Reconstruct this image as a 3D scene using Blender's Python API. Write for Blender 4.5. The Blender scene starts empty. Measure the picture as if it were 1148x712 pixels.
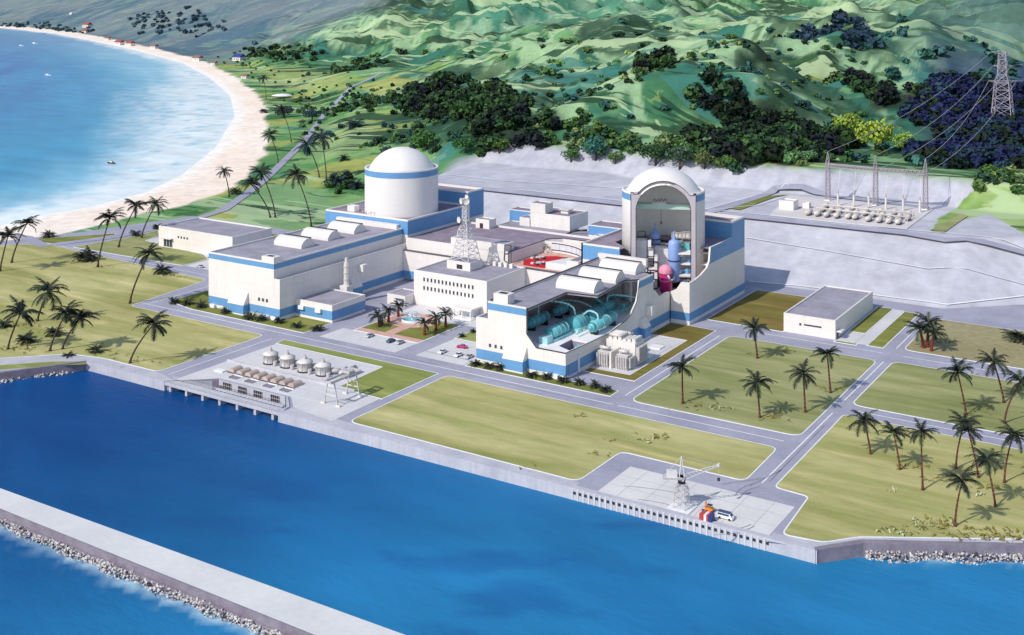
import bpy, bmesh, math, random
import numpy as np
from mathutils import Vector, Matrix
random.seed(7)
C = bpy.data.collections.new('plant'); bpy.context.scene.collection.children.link(C)
PI = math.pi
# ---- site frame: x runs along the quay, y runs inland, camera stands over the harbour at 140 m
H, F, CX = 140.0, 1283.0, 574.0
AX, AY = .8408, -.5413      # camera right in x / depth coefficients
def QXD(u, v): return u*.8408+v*.5413, u*-.5413+v*.8408
def UV(X, d): return X*.8408-d*.5413, X*.5413+d*.8408
def P(px, py, z=0.0):
    d = (H-z)*F/py; X = (px-CX)/F*d
    return UV(X, d)
RIGHT = Vector((.8408, .5413, 0)); FWD = Vector((-.5413, .8408, 0))
# ---------------------------------------------------------------- noise
_rng = np.random.RandomState(11)
_perm = _rng.permutation(4096); _g = _rng.rand(4096)*2*np.pi
_gx, _gy = np.cos(_g), np.sin(_g)
def perlin(x, y):
    x = np.asarray(x, float); y = np.asarray(y, float)
    xi = np.floor(x).astype(int); yi = np.floor(y).astype(int); xf = x-xi; yf = y-yi
    u = xf*xf*xf*(xf*(xf*6-15)+10); v = yf*yf*yf*(yf*(yf*6-15)+10)
    def g(i, j, dx, dy):
        h = _perm[(_perm[(xi+i) & 4095]+yi+j) & 4095]
        return _gx[h]*dx+_gy[h]*dy
    a = g(0, 0, xf, yf); b = g(1, 0, xf-1, yf); c = g(0, 1, xf, yf-1); d = g(1, 1, xf-1, yf-1)
    return ((a*(1-u)+b*u)*(1-v)+(c*(1-u)+d*u)*v)*1.5
def fbm(x, y, o=4):
    s = 0; a = 1.0; n = 0
    for i in range(o):
        s = s+a*perlin(x*2**i+17.3*i, y*2**i-9.1*i); n += a; a *= .5
    return s/n
def ridged(x, y, o=4):
    s = 0; a = 1.0; n = 0
    for i in range(o):
        s = s+a*(1-2*np.abs(perlin(x*2**i+7.7*i, y*2**i+3.1*i))); n += a; a *= .5
    return s/n
def sst(a, b, x):
    t = np.clip((x-a)/(b-a), 0, 1); return t*t*(3-2*t)
# ---------------------------------------------------------------- materials
MATS = {}
def mat(name, col, rough=.7, var=.08, scale=.15, bump=0, bscale=2.0, metal=0, spec=.4, col2=None, streak=False, grime=0):
    if name in MATS: return MATS[name]
    m = bpy.data.materials.new(name); m.use_nodes = True; nt = m.node_tree; N = nt.nodes; L = nt.links
    b = N['Principled BSDF']; b.inputs['Roughness'].default_value = rough; b.inputs['Metallic'].default_value = metal
    b.inputs['Specular IOR Level'].default_value = spec
    geo = N.new('ShaderNodeNewGeometry')
    src = geo.outputs['Position']
    if streak:
        mp = N.new('ShaderNodeMapping'); mp.inputs['Scale'].default_value = streak; L.new(src, mp.inputs['Vector']); src2 = mp.outputs['Vector']
    else: src2 = src
    n1 = N.new('ShaderNodeTexNoise'); n1.inputs['Scale'].default_value = scale; n1.inputs['Detail'].default_value = 6; n1.inputs['Roughness'].default_value = .62
    L.new(src2, n1.inputs['Vector'])
    r = N.new('ShaderNodeValToRGB'); r.color_ramp.elements[0].position = .36; r.color_ramp.elements[1].position = .64
    c2 = col2 or tuple(min(1, c*(1+var)) for c in col)
    c1 = col if col2 else tuple(c*(1-var) for c in col)
    r.color_ramp.elements[0].color = (*c1, 1); r.color_ramp.elements[1].color = (*c2, 1)
    L.new(n1.outputs['Fac'], r.inputs['Fac']); out = r.outputs['Color']
    if var or col2:
        n2 = N.new('ShaderNodeTexNoise'); n2.inputs['Scale'].default_value = scale*13; n2.inputs['Detail'].default_value = 4
        L.new(src2, n2.inputs['Vector'])
        mr = N.new('ShaderNodeMapRange'); mr.inputs['From Min'].default_value = .3; mr.inputs['From Max'].default_value = .7
        mr.inputs['To Min'].default_value = 1-max(var, .04)*.8; mr.inputs['To Max'].default_value = 1+max(var, .04)*.5
        L.new(n2.outputs['Fac'], mr.inputs['Value'])
        mx = N.new('ShaderNodeMix'); mx.data_type = 'RGBA'; mx.blend_type = 'MULTIPLY'; mx.inputs[0].default_value = 1
        L.new(out, mx.inputs[6]); L.new(mr.outputs[0], mx.inputs[7]); out = mx.outputs[2]
    if grime:
        mp = N.new('ShaderNodeMapping'); mp.inputs['Scale'].default_value = (.9, .9, .06); L.new(geo.outputs['Position'], mp.inputs['Vector'])
        n3 = N.new('ShaderNodeTexNoise'); n3.inputs['Scale'].default_value = .8; n3.inputs['Detail'].default_value = 5; L.new(mp.outputs[0], n3.inputs['Vector'])
        m3 = N.new('ShaderNodeMapRange'); m3.inputs['From Min'].default_value = .45; m3.inputs['From Max'].default_value = .75
        m3.inputs['To Min'].default_value = 0; m3.inputs['To Max'].default_value = grime; L.new(n3.outputs['Fac'], m3.inputs['Value'])
        mx = N.new('ShaderNodeMix'); mx.data_type = 'RGBA'; L.new(m3.outputs[0], mx.inputs[0]); L.new(out, mx.inputs[6])
        mx.inputs[7].default_value = (*(c*.62 for c in col), 1); out = mx.outputs[2]
    if name in ('white_paint', 'blue_paint'):
        # faint cladding joints, 6 m across and 3.5 m up
        sx = N.new('ShaderNodeSeparateXYZ'); L.new(geo.outputs['Position'], sx.inputs[0]); ad = N.new('ShaderNodeMath'); ad.operation = 'ADD'; L.new(sx.outputs[0], ad.inputs[0]); L.new(sx.outputs[1], ad.inputs[1]); ms = []
        for sock, per, wd_ in ((ad.outputs[0], 6.0, .035), (sx.outputs[2], 3.45, .05)):
            d_ = N.new('ShaderNodeMath'); d_.operation = 'DIVIDE'; L.new(sock, d_.inputs[0]); d_.inputs[1].default_value = per
            f_ = N.new('ShaderNodeMath'); f_.operation = 'FRACT'; L.new(d_.outputs[0], f_.inputs[0]); l_ = N.new('ShaderNodeMath'); l_.operation = 'LESS_THAN'; L.new(f_.outputs[0], l_.inputs[0]); l_.inputs[1].default_value = wd_; ms.append(l_)
        mm = N.new('ShaderNodeMath'); mm.operation = 'MAXIMUM'; L.new(ms[0].outputs[0], mm.inputs[0]); L.new(ms[1].outputs[0], mm.inputs[1]); ml = N.new('ShaderNodeMath'); ml.operation = 'MULTIPLY'; L.new(mm.outputs[0], ml.inputs[0]); ml.inputs[1].default_value = .15
        mx = N.new('ShaderNodeMix'); mx.data_type = 'RGBA'; L.new(ml.outputs[0], mx.inputs[0]); L.new(out, mx.inputs[6]); mx.inputs[7].default_value = (*(c*.45 for c in col), 1); out = mx.outputs[2]
    L.new(out, b.inputs['Base Color'])
    if bump:
        nb = N.new('ShaderNodeTexNoise'); nb.inputs['Scale'].default_value = bscale; nb.inputs['Detail'].default_value = 5; L.new(src2, nb.inputs['Vector'])
        bp = N.new('ShaderNodeBump'); bp.inputs['Strength'].default_value = bump; bp.inputs['Distance'].default_value = .3
        L.new(nb.outputs['Fac'], bp.inputs['Height']); L.new(bp.outputs[0], b.inputs['Normal'])
    MATS[name] = m; return m
def attr_mat(name, rough=.9, amt=.25, scale=.25, bump=.3, spec=.15, transl=False):
    m = bpy.data.materials.new(name); m.use_nodes = True; nt = m.node_tree; N = nt.nodes; L = nt.links
    b = N['Principled BSDF']; b.inputs['Roughness'].default_value = rough; b.inputs['Specular IOR Level'].default_value = spec
    a = N.new('ShaderNodeAttribute'); a.attribute_name = 'Col'
    geo = N.new('ShaderNodeNewGeometry')
    n = N.new('ShaderNodeTexNoise'); n.inputs['Scale'].default_value = scale; n.inputs['Detail'].default_value = 7; n.inputs['Roughness'].default_value = .65
    L.new(geo.outputs['Position'], n.inputs['Vector'])
    mr = N.new('ShaderNodeMapRange'); mr.inputs['From Min'].default_value = .3; mr.inputs['From Max'].default_value = .7; mr.inputs['To Min'].default_value = 1-amt; mr.inputs['To Max'].default_value = 1+amt
    L.new(n.outputs['Fac'], mr.inputs['Value'])
    mx = N.new('ShaderNodeMix'); mx.data_type = 'RGBA'; mx.blend_type = 'MULTIPLY'; mx.inputs[0].default_value = 1
    L.new(a.outputs['Color'], mx.inputs[6]); L.new(mr.outputs[0], mx.inputs[7]); L.new(mx.outputs[2], b.inputs['Base Color'])
    if bump:
        bp = N.new('ShaderNodeBump'); bp.inputs['Strength'].default_value = bump; bp.inputs['Distance'].default_value = 1
        L.new(n.outputs['Fac'], bp.inputs['Height']); L.new(bp.outputs[0], b.inputs['Normal'])
    MATS[name] = m; return m
WHITE = mat('white_paint', (.775, .73, .705), .6, .045, .06, grime=.16)
CREAM = mat('white_render', (.77, .745, .74), .55, .02, .06, grime=.07)
BLUE = mat('blue_paint', (.13, .31, .57), .5, .05, .12, grime=.15)
ROOF = mat('roof_felt', (.33, .31, .37), .85, .14, .12, bump=.1)
PROOF = mat('roof_gravel', (.27, .22, .28), .9, .16, .15, bump=.15)
DARK = mat('dark_metal', (.035, .03, .04), .5, .1)
GLASS = mat('dark_glass', (.05, .07, .10), .12, .1, 1, spec=.6)
PALEGLASS = mat('pale_glass', (.62, .66, .74), .25, .08, 1)
STEEL = mat('galvanised_steel', (.52, .49, .50), .5, .1, 1)
LSTEEL = mat('pale_steel', (.66, .63, .61), .5, .08, .6)
ASPH = mat('asphalt', (.305, .305, .385), .9, .10, .06, bump=.15, bscale=3, col2=(.38, .38, .465))
CONC = mat('concrete', (.57, .56, .58), .85, .06, .05, bump=.12, col2=(.66, .65, .66), grime=0)
QCONC = mat('quay_concrete', (.44, .44, .50), .85, .08, .09, bump=.2, col2=(.55, .55, .60), grime=.3)
DCONC = mat('dark_concrete', (.20, .17, .215), .9, .15, .3, bump=.3, col2=(.28, .25, .30))
KERB = mat('white_kerb', (.80, .80, .82), .7, .06, .5)
TEAL = mat('turquoise_paint', (.13, .47, .52), .38, .08, .4, spec=.5)
LTEAL = mat('pale_turquoise_paint', (.38, .68, .72), .4, .06, .4, spec=.5)
PBLUE = mat('pale_blue_paint', (.26, .38, .72), .4, .06, .4)
MAG = mat('magenta_paint', (.62, .03, .22), .4, .08, .4)
PINK = mat('pink_paint', (.80, .30, .42), .5, .06, .4)
SALM = mat('salmon_paving', (.58, .33, .26), .85, .1, .3, col2=(.68, .43, .36))
INNER = mat('interior_concrete', (.88, .84, .85), .8, .08, .2, grime=.2)
FLOORM = mat('painted_floor', (.90, .88, .90), .5, .06, .15)
RED = mat('red_carpet', (.55, .01, .02), .8, .1, .4)
def grass(name, a, b, tuft=.10, s=.011, rot=(1, 2.6, 1)):
    m = mat(name, a, .95, tuft, s, bump=.5, bscale=1.2, spec=.1, col2=b, streak=rot)
    nt = m.node_tree; N = nt.nodes; L = nt.links; bs = N['Principled BSDF']; src = bs.inputs['Base Color'].links[0].from_socket
    geo = N.new('ShaderNodeNewGeometry'); mp = N.new('ShaderNodeMapping'); mp.inputs['Rotation'].default_value = (0, 0, -.5); mp.inputs['Scale'].default_value = (.5, 3.2, 1); L.new(geo.outputs['Position'], mp.inputs['Vector'])
    n = N.new('ShaderNodeTexNoise'); n.inputs['Scale'].default_value = .035; n.inputs['Detail'].default_value = 5; n.inputs['Roughness'].default_value = .55; n.inputs['Distortion'].default_value = .6; L.new(mp.outputs[0], n.inputs['Vector'])
    r = N.new('ShaderNodeValToRGB'); e = r.color_ramp.elements; e[0].position = .35; e[0].color = (.66, .74, .56, 1); e[1].position = .62; e[1].color = (1.0, 1.0, 1.0, 1); e2 = e.new(.72); e2.color = (1.22, 1.20, 1.16, 1); L.new(n.outputs['Fac'], r.inputs['Fac'])
    mx = N.new('ShaderNodeMix'); mx.data_type = 'RGBA'; mx.blend_type = 'MULTIPLY'; mx.inputs[0].default_value = 1; L.new(src, mx.inputs[6]); L.new(r.outputs[0], mx.inputs[7])
    L.new(mx.outputs[2], bs.inputs['Base Color']); return m
G1 = grass('lawn_yellow_green', (.40, .37, .15), (.56, .51, .25))
G2 = grass('lawn_green', (.29, .30, .13), (.41, .40, .20))
G3 = grass('lawn_olive', (.18, .19, .05), (.30, .30, .09))
G4 = grass('lawn_shadow_brown', (.21, .14, .05), (.27, .24, .07))  # brown tone has the buildings' cast shadow painted into the grass
G5 = grass('lawn_fresh', (.25, .29, .08), (.34, .36, .13))
# ---------------------------------------------------------------- mesh builder
class MB:
    def __init__(s, smooth=False): s.v = []; s.f = []; s.m = []; s.s = []; s.mi = 0; s.sm = smooth
    def face(s, pts, mi=None, sm=None):
        n = len(s.v); s.v += [tuple(p) for p in pts]; s.f.append(tuple(range(n, n+len(pts)))); s.m.append(s.mi if mi is None else mi); s.s.append(s.sm if sm is None else sm)
    def idx(s, vs, fs, mi=None, sm=None):
        n = len(s.v); s.v += [tuple(p) for p in vs]
        for f in fs: s.f.append(tuple(n+i for i in f)); s.m.append(s.mi if mi is None else mi); s.s.append(s.sm if sm is None else sm)
    def box(s, x0, x1, y0, y1, z0, z1, mi=None):
        v = [(x0, y0, z0), (x1, y0, z0), (x1, y1, z0), (x0, y1, z0), (x0, y0, z1), (x1, y0, z1), (x1, y1, z1), (x0, y1, z1)]
        s.idx(v, [(0, 3, 2, 1), (4, 5, 6, 7), (0, 1, 5, 4), (1, 2, 6, 5), (2, 3, 7, 6), (3, 0, 4, 7)], mi, False); return s
    def prism(s, poly, z0, z1, mi=None, bottom=True, top_mi=None):
        if area2(poly) < 0: poly = poly[::-1]
        n = len(poly); v = [(p[0], p[1], z0) for p in poly]+[(p[0], p[1], z1) for p in poly]
        fs = [(i, (i+1) % n, n+(i+1) % n, n+i) for i in range(n)]
        s.idx(v, fs, mi, False)
        s.face([(p[0], p[1], z1) for p in poly], top_mi if top_mi is not None else mi, False)
        if bottom: s.face([(p[0], p[1], z0) for p in reversed(poly)], mi, False)
        return s
    def sheet(s, poly, z, mi=None):
        if area2(poly) < 0: poly = poly[::-1]
        s.face([(p[0], p[1], z) for p in poly], mi, False); return s
    def lathe(s, c, prof, n=24, mi=None, a0=0, a1=2*PI, sm=True):
        full = abs(a1-a0-2*PI) < 1e-6; k = n if full else n+1
        vs = []; 
        for (r, z) in prof:
            for i in range(k):
                a = a0+(a1-a0)*i/n; vs.append((c[0]+r*math.cos(a), c[1]+r*math.sin(a), c[2]+z))
        fs = []
        for j in range(len(prof)-1):
            for i in range(n):
                i2 = (i+1) % k
                fs.append((j*k+i, j*k+i2, (j+1)*k+i2, (j+1)*k+i))
        s.idx(vs, fs, mi, sm); return s
    def cyl(s, c, r, h, n=16, mi=None, r2=None, sm=True):
        r2 = r if r2 is None else r2
        s.lathe(c, [(r, 0), (r2, h)], n, mi, sm=sm)
        s.face([(c[0]+r2*math.cos(2*PI*i/n), c[1]+r2*math.sin(2*PI*i/n), c[2]+h) for i in range(n)], mi, False)
        s.face([(c[0]+r*math.cos(-2*PI*i/n), c[1]+r*math.sin(-2*PI*i/n), c[2]) for i in range(n)], mi, False)
        return s
    def tube(s, a, b, r, n=4, mi=None, r2=None, cap=True, sm=None):
        a = Vector(a); b = Vector(b); d = (b-a)
        if d.length < 1e-6: return s
        d.normalize(); up = Vector((0, 0, 1)) if abs(d.z) < .95 else Vector((1, 0, 0))
        x = d.cross(up).normalized(); y = d.cross(x); r2 = r if r2 is None else r2
        vs = [a+(x*math.cos(2*PI*(i+.5)/n)+y*math.sin(2*PI*(i+.5)/n))*r for i in range(n)]+[b+(x*math.cos(2*PI*(i+.5)/n)+y*math.sin(2*PI*(i+.5)/n))*r2 for i in range(n)]
        fs = [(i, n+i, n+(i+1) % n, (i+1) % n) for i in range(n)]
        if cap: fs += [tuple(range(n)), tuple(range(2*n-1, n-1, -1))]
        s.idx(vs, fs, mi, n > 6 if sm is None else sm); return s
    def path(s, pts, r, n=6, mi=None):
        for a, b in zip(pts[:-1], pts[1:]): s.tube(a, b, r, n, mi, cap=True)
        return s
    def build(s, name, mats, parent=None, loc=None):
        if not isinstance(mats, (list, tuple)): mats = [mats]
        me = bpy.data.meshes.new(name)
        if parent: o0 = wloc(parent)
        elif loc is not None: o0 = Vector(loc)
        else:
            a = np.array(s.v); mn = a.min(0); mx = a.max(0); o0 = Vector(((mn[0]+mx[0])/2, (mn[1]+mx[1])/2, mn[2]))
        vs = [(v[0]-o0.x, v[1]-o0.y, v[2]-o0.z) for v in s.v]
        me.from_pydata(vs, [], s.f)
        for m in mats: me.materials.append(m)
        me.polygons.foreach_set('material_index', s.m); me.polygons.foreach_set('use_smooth', s.s)
        me.update()
        o = bpy.data.objects.new(name, me); C.objects.link(o)
        if parent: o.parent = parent
        else: o.location = o0
        return o
def area2(p): return sum(p[i][0]*p[(i+1) % len(p)][1]-p[(i+1) % len(p)][0]*p[i][1] for i in range(len(p)))
def wloc(o):
    l = Vector((0, 0, 0))
    while o: l = l+o.location; o = o.parent
    return l
def R4(x0, x1, y0, y1): return [(x0, y0), (x1, y0), (x1, y1), (x0, y1)]
LABELS = set()
def tag(o, label, cat, group=None, kind=None):
    o['label'] = label; o['category'] = cat
    if group: o['group'] = group
    if kind: o['kind'] = kind
    if label in LABELS and not group: print('DUP LABEL', label)
    LABELS.add(label); return o
def thing(name, label, cat, loc=(0, 0, 0), group=None, rz=0):
    o = bpy.data.objects.new(name, None); C.objects.link(o); o.location = loc; o.rotation_euler = (0, 0, rz); o.empty_display_size = 1
    return tag(o, label, cat, group)
def dup(root, loc, rz=0, label=None, scale=None):
    def cp(o, par):
        c = o.copy(); C.objects.link(c)
        if par: c.parent = par
        for ch in o.children: cp(ch, c)
        return c
    r = cp(root, None); r.location = loc; r.rotation_euler = (0, 0, rz)
    if scale: r.scale = (scale,)*3
    if label: r['label'] = label; LABELS.add(label)
    return r
def struct(name, mb, mats, label=None):
    o = mb.build(name, mats); o['kind'] = 'structure'; return o
# vertical plate in plane y=c (axis 'y') or x=c (axis 'x'); outline in (s,z); colour bands cut by height
def clipz(poly, z0, z1):
    def cl(p, f, keep):
        out = []
        for i in range(len(p)):
            a, b = p[i], p[(i+1) % len(p)]
            ia, ib = keep(a[1]), keep(b[1])
            if ia: out.append(a)
            if ia != ib:
                t = (f-a[1])/(b[1]-a[1]); out.append((a[0]+(b[0]-a[0])*t, f))
        return out
    p = cl(poly, z0, lambda z: z >= z0-1e-9)
    return cl(p, z1, lambda z: z <= z1+1e-9) if p else p
def plate(mb, axis, c0, c1, outline, bands, cutmi):
    # bands: list of (z0,z1,mi) ; c0 outer face, c1 inner face
    def pt(s, z, c): return (s, c, z) if axis == 'y' else (c, s, z)
    for (z0, z1, mi) in bands:
        p = clipz(outline, z0, z1)
        if len(p) < 3: continue
        mb.face([pt(s, z, c0) for s, z in p], mi, False)
    mb.face([pt(s, z, c1) for s, z in reversed(outline)], cutmi, False)
    n = len(outline)
    for i in range(n):
        a, b = outline[i], outline[(i+1) % n]
        if abs(a[0]-b[0]) < 1e-6:
            lo, hi = min(a[1], b[1]), max(a[1], b[1])
            for (z0, z1, mi) in bands:
                q0, q1 = max(z0, lo), min(z1, hi)
                if q1 > q0: mb.face([pt(a[0], q0, c0), pt(a[0], q1, c0), pt(a[0], q1, c1), pt(a[0], q0, c1)], mi, False)
            continue
        mb.face([pt(a[0], a[1], c0), pt(b[0], b[1], c0), pt(b[0], b[1], c1), pt(a[0], a[1], c1)], cutmi, False)
def block(root, x0, x1, y0, y1, z0, z1, bands, roofm, par=.8, pw=.6, wm=None, name='wall'):
    """four walls with painted bands, a parapet and a sunk roof"""
    mats = wm or [WHITE, BLUE]; mb = MB()
    for (a, b, mi) in bands:
        for p, q in (((x0, y0), (x1, y0)), ((x1, y0), (x1, y1)), ((x1, y1), (x0, y1)), ((x0, y1), (x0, y0))):
            mb.face([(*p, a), (*q, a), (*q, b), (*p, b)], mi)
    X0, X1, Y0, Y1 = x0+pw, x1-pw, y0+pw, y1-pw; O = R4(x0, x1, y0, y1); I = R4(X0, X1, Y0, Y1)
    for i in range(4):
        j = (i+1) % 4
        mb.face([(*O[i], z1), (*O[j], z1), (*I[j], z1), (*I[i], z1)], 0)
        mb.face([(*I[j], z1-par), (*I[i], z1-par), (*I[i], z1), (*I[j], z1)], 0)
    w = mb.build(name, mats, root)
    r = MB().sheet(I, z1-par+.004).build('roof', roofm, root)
    return w, r
# ================================================================ terrain
WZ = -3.0
def Pw(px, py): return P(px, py, WZ)
BAY = [Pw(*p) for p in [(20, 33), (60, 37.5), (100, 45), (150, 56), (205, 71), (236, 88), (258, 108), (263, 130), (242, 165), (205, 195), (165, 215), (105, 231), (55, 240), (0, 253)]]
BAY = [(-14000, 6500), (-9000, 4800)]+BAY
FRONT = [(-720, 330), (-640, 170), (-520, 120), (-460, 190), (-404, 262), (-388, 286), (-340, 292), (-270, 300), (-94, 291), (-82, 300), (-44, 322), (80, 394), (600, 700), (3000, 1900), (14000, 8000)]
LAND = BAY+FRONT+[(14000, 16000), (-14000, 16000)]
def sd_poly(poly, u, v):
    u = np.asarray(u, float); v = np.asarray(v, float)
    d = np.full(u.shape, 1e18); ins = np.zeros(u.shape, bool); n = len(poly)
    for i in range(n):
        x0, y0 = poly[i]; x1, y1 = poly[(i+1) % n]; ex, ey = x1-x0, y1-y0
        t = np.clip(((u-x0)*ex+(v-y0)*ey)/(ex*ex+ey*ey), 0, 1)
        d = np.minimum(d, (u-x0-t*ex)**2+(v-y0-t*ey)**2)
        c = (y0 > v) != (y1 > v)
        xc = x0+(v-y0)*ex/(ey if abs(ey) > 1e-9 else 1e-9)
        ins ^= c & (u < xc)
    d = np.sqrt(d); return np.where(ins, d, -d)
_px = np.array([-400, 0, 150, 220, 300, 400, 450, 520, 600, 650, 715, 760, 830, 900, 960, 1060, 1148, 1500], float)
_dd = np.log(np.array([700, 820, 1000, 1250, 1600, 2000, 2300, 2600, 3000, 3500, 4200, 5000, 6500, 9000, 13000.]))
_zz = np.array([[0, 0, 0, 0, 0, 0, 0, 0, 0, 0, 0, 0, 150, 350, 600],
 [0, 0, 0, 0, 0, 0, 0, 0, 0, 0, 0, 0, 160, 350, 600],
 [0, 0, 0, 0, 0, 0, 0, 0, 1, 2, 5, 30, 180, 350, 600],
 [0, 0, 0, 0, 0, 0, 1, 2, 3, 6, 55, 120, 200, 350, 600],
 [0, 0, 0, 0, 1, 2, 4, 6, 16, 90, 135, 160, 220, 360, 600],
 [0, 0, 0, 2, 4, 8, 14, 34, 100, 130, 160, 190, 250, 360, 600],
 [0, 0, 1, 5, 8, 14, 32, 74, 118, 145, 170, 200, 250, 360, 600],
 [24, 20, 14, 20, 26, 34, 60, 98, 128, 150, 175, 200, 260, 370, 600],
 [33, 33, 24, 30, 38, 50, 80, 106, 132, 155, 180, 205, 260, 370, 600],
 [35, 34, 30, 36, 46, 62, 88, 110, 134, 160, 180, 205, 260, 370, 600],
 [36, 35, 32, 42, 56, 66, 88, 108, 135, 160, 180, 205, 260, 370, 600],
 [36, 35, 34, 42, 54, 68, 90, 110, 138, 165, 185, 210, 260, 370, 600],
 [36, 34, 36, 46, 54, 72, 96, 118, 145, 170, 190, 215, 260, 370, 600],
 [36, 35, 40, 52, 66, 80, 95, 114, 142, 168, 195, 220, 270, 370, 600],
 [36, 36, 42, 58, 74, 98, 118, 140, 165, 185, 210, 230, 280, 370, 600],
 [36, 36, 46, 64, 94, 136, 165, 195, 215, 235, 250, 265, 300, 370, 600],
 [38, 38, 52, 78, 124, 178, 210, 235, 250, 270, 280, 295, 320, 380, 600],
 [40, 44, 60, 90, 140, 200, 230, 255, 270, 290, 300, 310, 340, 380, 600]], float)
def ctrl(X, d):
    px = CX+F*X/np.maximum(d, 50); a = np.clip(px, _px[0], _px[-1]); l = np.clip(np.log(np.maximum(d, 50)), _dd[0], _dd[-1])
    i = np.clip(np.searchsorted(_px, a)-1, 0, len(_px)-2); j = np.clip(np.searchsorted(_dd, l)-1, 0, len(_dd)-2)
    s = (a-_px[i])/(_px[i+1]-_px[i]); t = (l-_dd[j])/(_dd[j+1]-_dd[j]); s = s*s*(3-2*s)
    return (_zz[i, j]*(1-s)+_zz[i+1, j]*s)*(1-t)+(_zz[i, j+1]*(1-s)+_zz[i+1, j+1]*s)*t
# ridges: points (px, py, depth), width to the sunny left, width to the shaded right, extra height
RID = [([(380, 78, 2000), (455, 92, 1600), (520, 105, 1300), (575, 130, 1050), (615, 160, 900)], 130, 50, 24),
       ([(640, 58, 1900), (715, 68, 1500), (765, 95, 1200), (830, 135, 960), (885, 170, 820)], 200, 55, 40),
       ([(690, 45, 2400), (790, 40, 1950), (860, 55, 1550), (905, 85, 1250), (935, 115, 1050)], 150, 60, 34),
       ([(880, 32, 2200), (945, 60, 1600), (1010, 90, 1250), (1065, 125, 1000)], 160, 50, 36),
       ([(540, 60, 2600), (620, 78, 1900), (665, 105, 1400), (695, 140, 1050)], 130, 60, 24),
       ([(1000, 20, 2100), (1090, 50, 1500), (1170, 90, 1150)], 180, 80, 34),
       ([(960, 20, 3000), (1040, 10, 2400), (1110, 20, 2000)], 250, 90, 50),
       ([(380, 35, 4200), (470, 30, 3600), (560, 48, 2900), (600, 58, 2500)], 330, 120, 75),
       ([(500, 15, 4600), (600, 12, 3600), (700, 26, 2800), (740, 38, 2500)], 360, 130, 95),
       ([(760, 5, 3600), (860, 12, 2900), (900, 20, 2500)], 300, 100, 80),
       ([(150, 20, 6200), (215, 10, 5000), (262, 26, 4100)], 300, 220, 90),
       ([(260, 10, 7500), (330, 12, 6000), (400, 18, 4800)], 500, 250, 150), ([(258, 44, 3100), (320, 26, 3500), (390, 20, 3600), (440, 30, 3200), (485, 52, 2700)], 420, 160, 80), ([(330, 70, 2500), (400, 52, 2700), (450, 60, 2300)], 240, 110, 38), ([(20, 0, 9500), (90, 8, 8000), (150, 14, 7000)], 600, 300, 120)]
def ridge_add(X, d):
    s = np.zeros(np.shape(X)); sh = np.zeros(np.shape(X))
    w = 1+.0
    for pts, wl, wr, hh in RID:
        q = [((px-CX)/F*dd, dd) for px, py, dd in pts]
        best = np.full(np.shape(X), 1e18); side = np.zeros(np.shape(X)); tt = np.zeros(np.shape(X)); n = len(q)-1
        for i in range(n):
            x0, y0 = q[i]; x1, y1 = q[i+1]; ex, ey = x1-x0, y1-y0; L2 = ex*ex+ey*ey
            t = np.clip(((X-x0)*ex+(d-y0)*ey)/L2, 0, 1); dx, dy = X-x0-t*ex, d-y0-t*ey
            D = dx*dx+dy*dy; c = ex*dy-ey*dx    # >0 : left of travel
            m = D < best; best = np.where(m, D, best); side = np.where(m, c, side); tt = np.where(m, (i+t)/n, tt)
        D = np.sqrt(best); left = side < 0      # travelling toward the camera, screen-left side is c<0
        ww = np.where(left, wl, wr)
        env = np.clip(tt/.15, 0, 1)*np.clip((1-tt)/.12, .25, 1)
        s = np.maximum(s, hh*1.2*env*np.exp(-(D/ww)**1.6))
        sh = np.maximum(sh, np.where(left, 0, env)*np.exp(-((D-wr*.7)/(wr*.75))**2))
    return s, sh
def height(u, v, full=False):
    u = np.asarray(u, float); v = np.asarray(v, float); X, d = QXD(u, v)
    wx = 60*fbm(u/420+3, v/420, 3); wy = 60*fbm(u/420-8, v/420+5, 3)
    z = ctrl(X+wx*.5, d+wy*.5)
    rs, sh = ridge_add(X+wx*.7, d+wy*.7)
    amp = np.clip((z-3)/38, 0, 1)
    far = sst(2500, 5000, d)
    hill = z+rs*sst(720, 900, d)
    hill = hill+amp*sst(780, 1000, d)*((ridged((u+wx)/(260+400*far), (v+wy)/(330+400*far), 4)-.25)*(36+30*sst(2000, 2600, d)+60*far)*(1+.5*np.clip((z-60)/80, 0, 1))+fbm(u/60, v/60, 3)*10)
    # engineered cut slopes behind the plant
    base = 542+np.clip(u+116, 0, 400)*.95
    k = sst(-475, -440, u+.25*(v-560))
    cut = 22*np.clip((v-base)/55, 0, 1)
    top = 684+7*np.sin(u/37)+4*np.sin(u/15+1)
    top = top-30*sst(-90, -60, u)
    hill2 = 22+np.clip((v-top)/20, 0, 1)*13.5+np.clip(v-top-20, 0, 60)*.03
    w = sst(0, 50, v-top-20)
    eng = np.where(v < top, cut, hill2)
    eng = eng*(1-w)+np.maximum(hill, 33)*w
    land = np.where(v > 500, eng*k+hill*(1-k)*sst(515, 700, v), 0)
    land = np.where(u > -470, land, hill*sst(560, 900, d))
    sd = sd_poly(LAND, u, v)
    bay = (u < -520) & (v > 330)
    kk = np.where(bay, .042, 1.5)
    zz = np.minimum(land-.18, WZ+np.where(sd > 0, sd*kk, np.maximum(sd*kk, -9)))
    zz = np.where(sd > 0, np.minimum(land-.18, WZ+sd*kk+np.clip(sd-110, 0, None)*.35), zz)
    if full: return zz, sd, X, d, k, top, base, sh, rs, amp
    return zz
def h1(u, v): return float(height(np.array([u]), np.array([v]))[0])
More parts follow.
